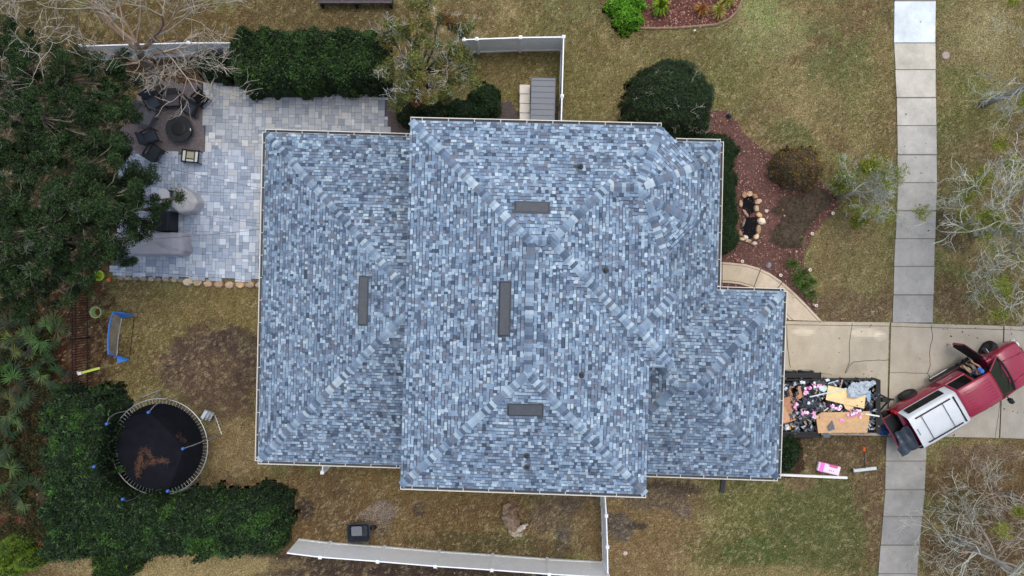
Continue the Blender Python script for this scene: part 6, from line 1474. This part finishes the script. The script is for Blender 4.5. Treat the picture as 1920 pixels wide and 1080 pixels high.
mb = MB(); mb.tube([(3.96, .5, 1.34), (3.6, .1, 1.54)], .012, 4); mb.tube([(3.96, -.2, 1.34), (3.6, -.6, 1.54)], .012, 4); mb.build('wiper', M_black, tk, local=True)
for sy_ in (-1, 1):
    mb = MB(); mb.tube([(3.95, sy_ * .87, 1.27), (3.08, sy_ * .67, 1.80)], .04, 6); mb.build('pillar', M_red, tk, local=True); mb = MB(); mb.tube([(2.32, sy_ * .87, 1.27), (2.25, sy_ * .70, 1.82)], .045, 6); mb.build('pillar', M_red, tk, local=True); mb = MB(); mb.tube([(1.3, sy_ * .87, 1.27), (1.36, sy_ * .68, 1.8)], .07, 6); mb.build('pillar', M_red, tk, local=True)
    panel3([(1.42, sy_ * .70, 1.78), (2.18, sy_ * .72, 1.80), (2.25, sy_ * .885, 1.30), (1.4, sy_ * .885, 1.30)]).build('rear_door_window', M_glass, tk, local=True)
    mb = MB(); mb.box((1.75, sy_ * .985, 1.12), (.22, .03, .05), 0, bev=.012); mb.build('door_handle', M_chrome, tk, local=True)
panel3([(2.34, -.72, 1.80), (3.0, -.69, 1.80), (3.7, -.885, 1.30), (2.34, -.885, 1.30)]).build('front_door_window', M_glass, tk, local=True)
panel3([(1.30, .62, 1.76), (1.30, -.62, 1.76), (1.24, -.8, 1.34), (1.24, .8, 1.34)]).build('rear_window', M_glass, tk, local=True)
mb = MB(); mb.box((2.25, 1.06, .42), (2.1, .17, .05), 0, bev=.02); mb.build('running_board', M_black, tk, local=True)
mb = MB(); mb.box((2.25, 1.135, .448), (2.0, .02, .012)); mb.build('running_board_trim', M_chrome, tk, local=True)
mb = MB(); mb.box((2.25, -1.06, .42), (2.1, .17, .05), 0, bev=.02); mb.build('running_board', M_black, tk, local=True)
for x_ in (0, 4.28):
    for sy_ in (-1, 1):
        mb = MB(); mb.lathe((0, 0, 0), [(.22, -.13), (.39, -.13), (.42, -.07), (.42, .07), (.39, .13), (.22, .13)], 28); turn = 0.5 if x_ > 1 else 0
        mb.v = [(x_ + a * math.cos(turn) - c_ * math.sin(turn), sy_ * .965 + a * math.sin(turn) + c_ * math.cos(turn), .42 + b) for a, b, c_ in mb.v]; w_ = mb.build('wheel', M_tyre, tk, local=True)
        mb = MB(); mb.lathe((0, 0, 0), [(.21, -.135), (.21, .135), (.06, .14)], 20); mb.v = [(x_ + a * math.cos(turn) - c_ * math.sin(turn), sy_ * .965 + a * math.sin(turn) + c_ * math.cos(turn), .42 + b) for a, b, c_ in mb.v]; mb.build('rim', M_rim, w_, local=True)
# open driver door, hinged at the front
hx, hy = 3.5, .98; da = math.radians(180 - 63); dv = Vector((math.cos(da), math.sin(da), 0)); pv = Vector((-dv.y, dv.x, 0))
def D3(u, n_, z): return Vector((hx, hy, 0)) + dv * u + pv * n_ + Vector((0, 0, z))
mb = MB(); mb.hexa([D3(0, -.05, .5), D3(1.2, -.05, .5), D3(1.2, .06, .5), D3(0, .06, .5)], [D3(0, -.05, 1.27), D3(1.2, -.05, 1.27), D3(1.2, .03, 1.27), D3(0, .03, 1.27)]); dr = mb.build('front_door', M_red, tk, local=True)
mb = MB(); mb.hexa([D3(.05, .062, .52), D3(1.15, .062, .52), D3(1.15, .16, .6), D3(.05, .16, .6)], [D3(.05, .04, 1.25), D3(1.15, .04, 1.25), D3(1.15, .1, 1.22), D3(.05, .1, 1.22)]); mb.build('door_lining', M_int, dr, local=True)
mb = MB(); mb.tube([D3(.15, 0, 1.27), D3(.75, .12, 1.74), D3(1.15, .12, 1.72), D3(1.2, 0, 1.27)], .03, 6); mb.build('window_frame', M_black, dr, local=True)
mb = MB(); mb.hexa([D3(.18, -.006, 1.27), D3(1.17, -.006, 1.27), D3(1.17, .006, 1.27), D3(.18, .006, 1.27)], [D3(.75, .11, 1.72), D3(1.12, .11, 1.70), D3(1.12, .125, 1.70), D3(.75, .125, 1.72)]); mb.build('window', M_glass, dr, local=True)
def mirror(p, parent, lb):
    mb = MB(); mb.box(p, (.16, .24, .26), .1, bev=.04); o_ = mb.build('mirror', M_black, parent, local=True); mb = MB(); mb.box((p[0] + .085, p[1], p[2]), (.02, .2, .22), .1); mb.build('mirror_cap', M_chrome, o_, local=True)
mirror(tuple(D3(.22, -.28, 1.2)), dr, 0); mirror((3.55, -1.22, 1.25), tk, 0)
mb = MB(); mb.tube([(3.5, -.95, 1.22), (3.55, -1.15, 1.25)], .03, 5); mb.build('mirror_arm', M_black, tk, local=True)
# shell on the bed
def shs(x, wb, wt, zb=1.36, zt_=1.97): return [(x, wb, zb), (x, wb * .985, zb + .05), (x, wt + .03, zt_ - .06), (x, wt - .06, zt_), (x, 0, zt_ + .035), (x, -wt + .06, zt_), (x, -wt - .03, zt_ - .06), (x, -wb * .985, zb + .05), (x, -wb, zb)]
mb = MB(); sx = [(-1.18, .93, .74), (-.6, .94, .76), (.2, .94, .76), (1.0, .93, .75), (1.22, .90, .72)]
loft(mb, [shs(*s) for s in sx], closed=False, capb=False, capt=True); sh = mb.build('bed_shell', M_shell, tk, True, local=True)
mb = MB(); loft(mb, [shs(x_, w_ - .03, t_ - .03, 1.37, 1.94) for x_, w_, t_ in sx], closed=False, capb=False, capt=False); mb.build('shell_lining', M_int, sh, local=True)
for sy_ in (-1, 1): panel3([(-.95, sy_ * .942, 1.47), (.85, sy_ * .942, 1.47), (.85, sy_ * .84, 1.80), (-.95, sy_ * .84, 1.80)], .012).build('side_window', M_glass, sh, local=True)
for sy_ in (-1, 1): mb = MB(); mb.box((-.02, sy_ * .60, 2.03), (1.75, .045, .04)); mb.build('roof_rail', M_black, sh, local=True)
for x_ in (-.62, .45): mb = MB(); mb.box((x_, 0, 2.035), (.02, 1.2, .02)); mb.build('crossbar', M_black, sh, local=True)
mb = MB(); mb.box((1.02, -.02, 2.0), (.07, 1.25, .025)); mb.build('vent_slot', M_black, sh, local=True)
mb = MB(); mb.box((-1.05, .0, 2.0), (.05, .3, .02), 0, lin(120, 126, 130)); mb.build('brake_light', M_plastic, sh, local=True)
# bumper, tail lamps, lowered tailgate, things seen in the bed
mb = MB(); mb.box((-1.42, 0, .55), (.22, 1.9, .2), 0, bev=.05); mb.build('rear_bumper', M_black, tk, local=True)
mb = MB(); mb.box((5.38, 0, .55), (.2, 1.75, .22), 0, bev=.06); mb.build('front_bumper', M_chrome, tk, local=True)
mb = MB(); mb.box((5.31, 0, .85), (.05, 1.0, .26), 0, bev=.02); mb.build('grille', M_black, tk, local=True)
for sy_ in (-1, 1):
    mb = MB(); mb.box((-1.2, sy_ * .9, 1.08), (.12, .13, .42), 0, lin(206, 22, 34), bev=.03); mb.build('tail_lamp', M_plastic, tk, local=True)
    mb = MB(); mb.box((5.22, sy_ * .74, .95), (.12, .22, .2), 0, lin(220, 222, 220), bev=.03); mb.build('headlight', M_plastic, tk, local=True)
mb = MB(); mb.box((-1.48, 0, .83), (.5, 1.62, .08), 0, bev=.02); tg = mb.build('tailgate', M_red, tk, local=True)
mb = MB(); mb.box((-1.45, 0, .88), (.48, 1.56, .02)); mb.build('tailgate_liner', M_black, tg, local=True)
mb = MB(); mb.box((-.0, 0, .86), (2.3, 1.5, .04)); mb.box((-.95, .3, 1.05), (.3, .5, .35), .3, bev=.04); mb.build('bed_liner', M_int, tk, local=True)
# dark tarp hanging out of the back
rs = np.random.RandomState(9); cs = [Vector((-1.1, .28, 1.45)), Vector((-1.12, -.84, 1.5)), Vector((-1.72, -1.15, .8)), Vector((-1.62, .05, 1.0))]; V = []; F = []; n = 14
R30 = Matrix.Rotation(a30, 3, 'Z'); Ow = Vector((O.x, O.y, 0))
for j in range(n + 1):
    for i in range(n + 1):
        u, v = i / n, j / n; p = cs[0].lerp(cs[1], u).lerp(cs[3].lerp(cs[2], u), v); p.z += .09 * math.sin(u * 11 + v * 3) * v + .05 * math.sin(v * 13 + u * 5) + rs.uniform(-.015, .015); p.x += .05 * math.sin(u * 9) * v - (.12 * v if i > n * .7 else 0)
        V.append(tuple(Ow + R30 @ p))
for j in range(n):
    for i in range(n): k = j * (n + 1) + i; F.append((k, k + 1, k + n + 2, k + n + 1))
tag(np_mesh('tarp', V, F, np.tile(np.array(lin(70, 80, 94)), (len(F), 1)), M_bag, None, True), 'slate grey plastic tarp hanging out of the open truck bed', 'tarp')
# ------------------------------------------------------------------ person leaning in at the driver seat
hp = Vector((2.88, .50, .98)); pw = Ow + R30 @ hp
pr = thing('person', 'person in navy shirt, blue cap and khaki trousers seated in the open driver doorway', 'person', (pw.x, pw.y, 0), a30)
pr.location = (pw.x, pw.y, 0)
def skin(name, verts, edges, radii, m, parent, sub=2):
    me = bpy.data.meshes.new(name); me.from_pydata([tuple(v) for v in verts], edges, []); me.update(); o = bpy.data.objects.new(name, me); C.objects.link(o); o.parent = parent; me.materials.append(m)
    md = o.modifiers.new('skin', 'SKIN'); md.use_smooth_shade = True
    for v, r_ in zip(me.skin_vertices[0].data, radii): v.radius = (r_, r_)
    me.skin_vertices[0].data[0].use_root = True
    ms = o.modifiers.new('sub', 'SUBSURF'); ms.levels = sub; ms.render_levels = sub; return o
M_skin = mat('skin', (.45, .27, .19), .6, var=.05)
# local to the person: hips at (0,0,.98), facing +y (out of the door), leaning forward and to the rear
V = [(0, 0, .98), (0, .06, 1.12), (-.02, .14, 1.28), (-.03, .20, 1.42), (-.04, .25, 1.50), (-.05, .30, 1.60), (-.05, .32, 1.68),
     (.15, .19, 1.40), (.22, .36, 1.22), (.12, .55, 1.16), (.10, .62, 1.15),
     (-.20, .20, 1.40), (-.30, .36, 1.22), (-.34, .54, 1.20), (-.35, .61, 1.19),
     (.10, .08, .95), (.12, .40, .98), (.12, .42, .60), (.12, .50, .55), (-.10, .08, .95), (-.14, .41, 1.0), (-.18, .43, .62), (-.18, .51, .57)]
E = [(0, 1), (1, 2), (2, 3), (3, 4), (4, 5), (5, 6), (3, 7), (7, 8), (8, 9), (9, 10), (3, 11), (11, 12), (12, 13), (13, 14), (0, 15), (15, 16), (16, 17), (17, 18), (0, 19), (19, 20), (20, 21), (21, 22)]
Rr = [.13, .125, .14, .12, .055, .085, .075, .06, .045, .034, .03, .06, .045, .034, .03, .085, .065, .045, .04, .085, .065, .045, .04]
k = len(V)
for (w_, sg) in ((10, 1), (14, -1)):
    bx_, by_, bz_ = V[w_]
    for f, (dx, ln_) in enumerate(((-.03, .075), (-.01, .085), (.01, .08), (.03, .065))):
        V += [(bx_ + dx, by_ + .04, bz_), (bx_ + dx * 1.2, by_ + .04 + ln_ * .6, bz_ - .01), (bx_ + dx * 1.2, by_ + .04 + ln_, bz_ - .035)]; E += [(w_, k), (k, k + 1), (k + 1, k + 2)]; Rr += [.010, .009, .008]; k += 3
    V += [(bx_ - sg * .045, by_ + .02, bz_), (bx_ - sg * .06, by_ + .06, bz_ - .01)]; E += [(w_, k), (k, k + 1)]; Rr += [.011, .009]; k += 2
skin('body', V, E, Rr, M_skin, pr)
skin('shirt', [(0, .01, 1.0), (0, .06, 1.12), (-.02, .14, 1.28), (-.03, .20, 1.41), (.15, .19, 1.40), (.20, .31, 1.28), (-.20, .20, 1.40), (-.27, .31, 1.28)], [(0, 1), (1, 2), (2, 3), (3, 4), (4, 5), (3, 6), (6, 7)], [.15, .145, .16, .14, .08, .065, .08, .065], mat('navy_cloth', (.02, .035, .10), .9), pr)
skin('trousers', [(0, 0, .98), (.10, .08, .95), (.12, .40, .98), (.12, .42, .66), (-.10, .08, .95), (-.14, .41, 1.0), (-.18, .43, .68)], [(0, 1), (1, 2), (2, 3), (0, 4), (4, 5), (5, 6)], [.15, .10, .082, .065, .10, .082, .065], mat('khaki_cloth', (.36, .30, .22), .9), pr)
for sx_, p_ in ((1, (.12, .50, .55)), (-1, (-.18, .51, .57))): mb = MB(); mb.box((p_[0], p_[1] + .03, p_[2] - .03), (.1, .27, .1), 0, lin(60, 54, 50), bev=.04); mb.build('shoe', M_cloth, pr, local=True)
mb = MB(); mb.lathe((-.05, .31, 1.66), [(.105, 0), (.108, .04), (.09, .10), (.04, .135)], 18, lin(66, 118, 200)); mb.box((-.05, .44, 1.675), (.16, .12, .015), 0, lin(60, 110, 190), bev=.006); mb.build('cap', M_cloth, pr, local=True)
mb = MB(); mb.box((-.05, .405, 1.60), (.025, .03, .04), 0, (.45, .27, .19), bev=.01); mb.box((-.05, .395, 1.565), (.05, .012, .012), 0, (.35, .12, .10))
for sx_ in (-1, 1): mb.box((-.05 + sx_ * .032, .388, 1.625), (.022, .012, .012), 0, (.03, .02, .02)); mb.box((-.05 + sx_ * .088, .31, 1.61), (.015, .035, .06), 0, (.45, .27, .19), bev=.006)
mb.build('face_features', M_col, pr, local=True)
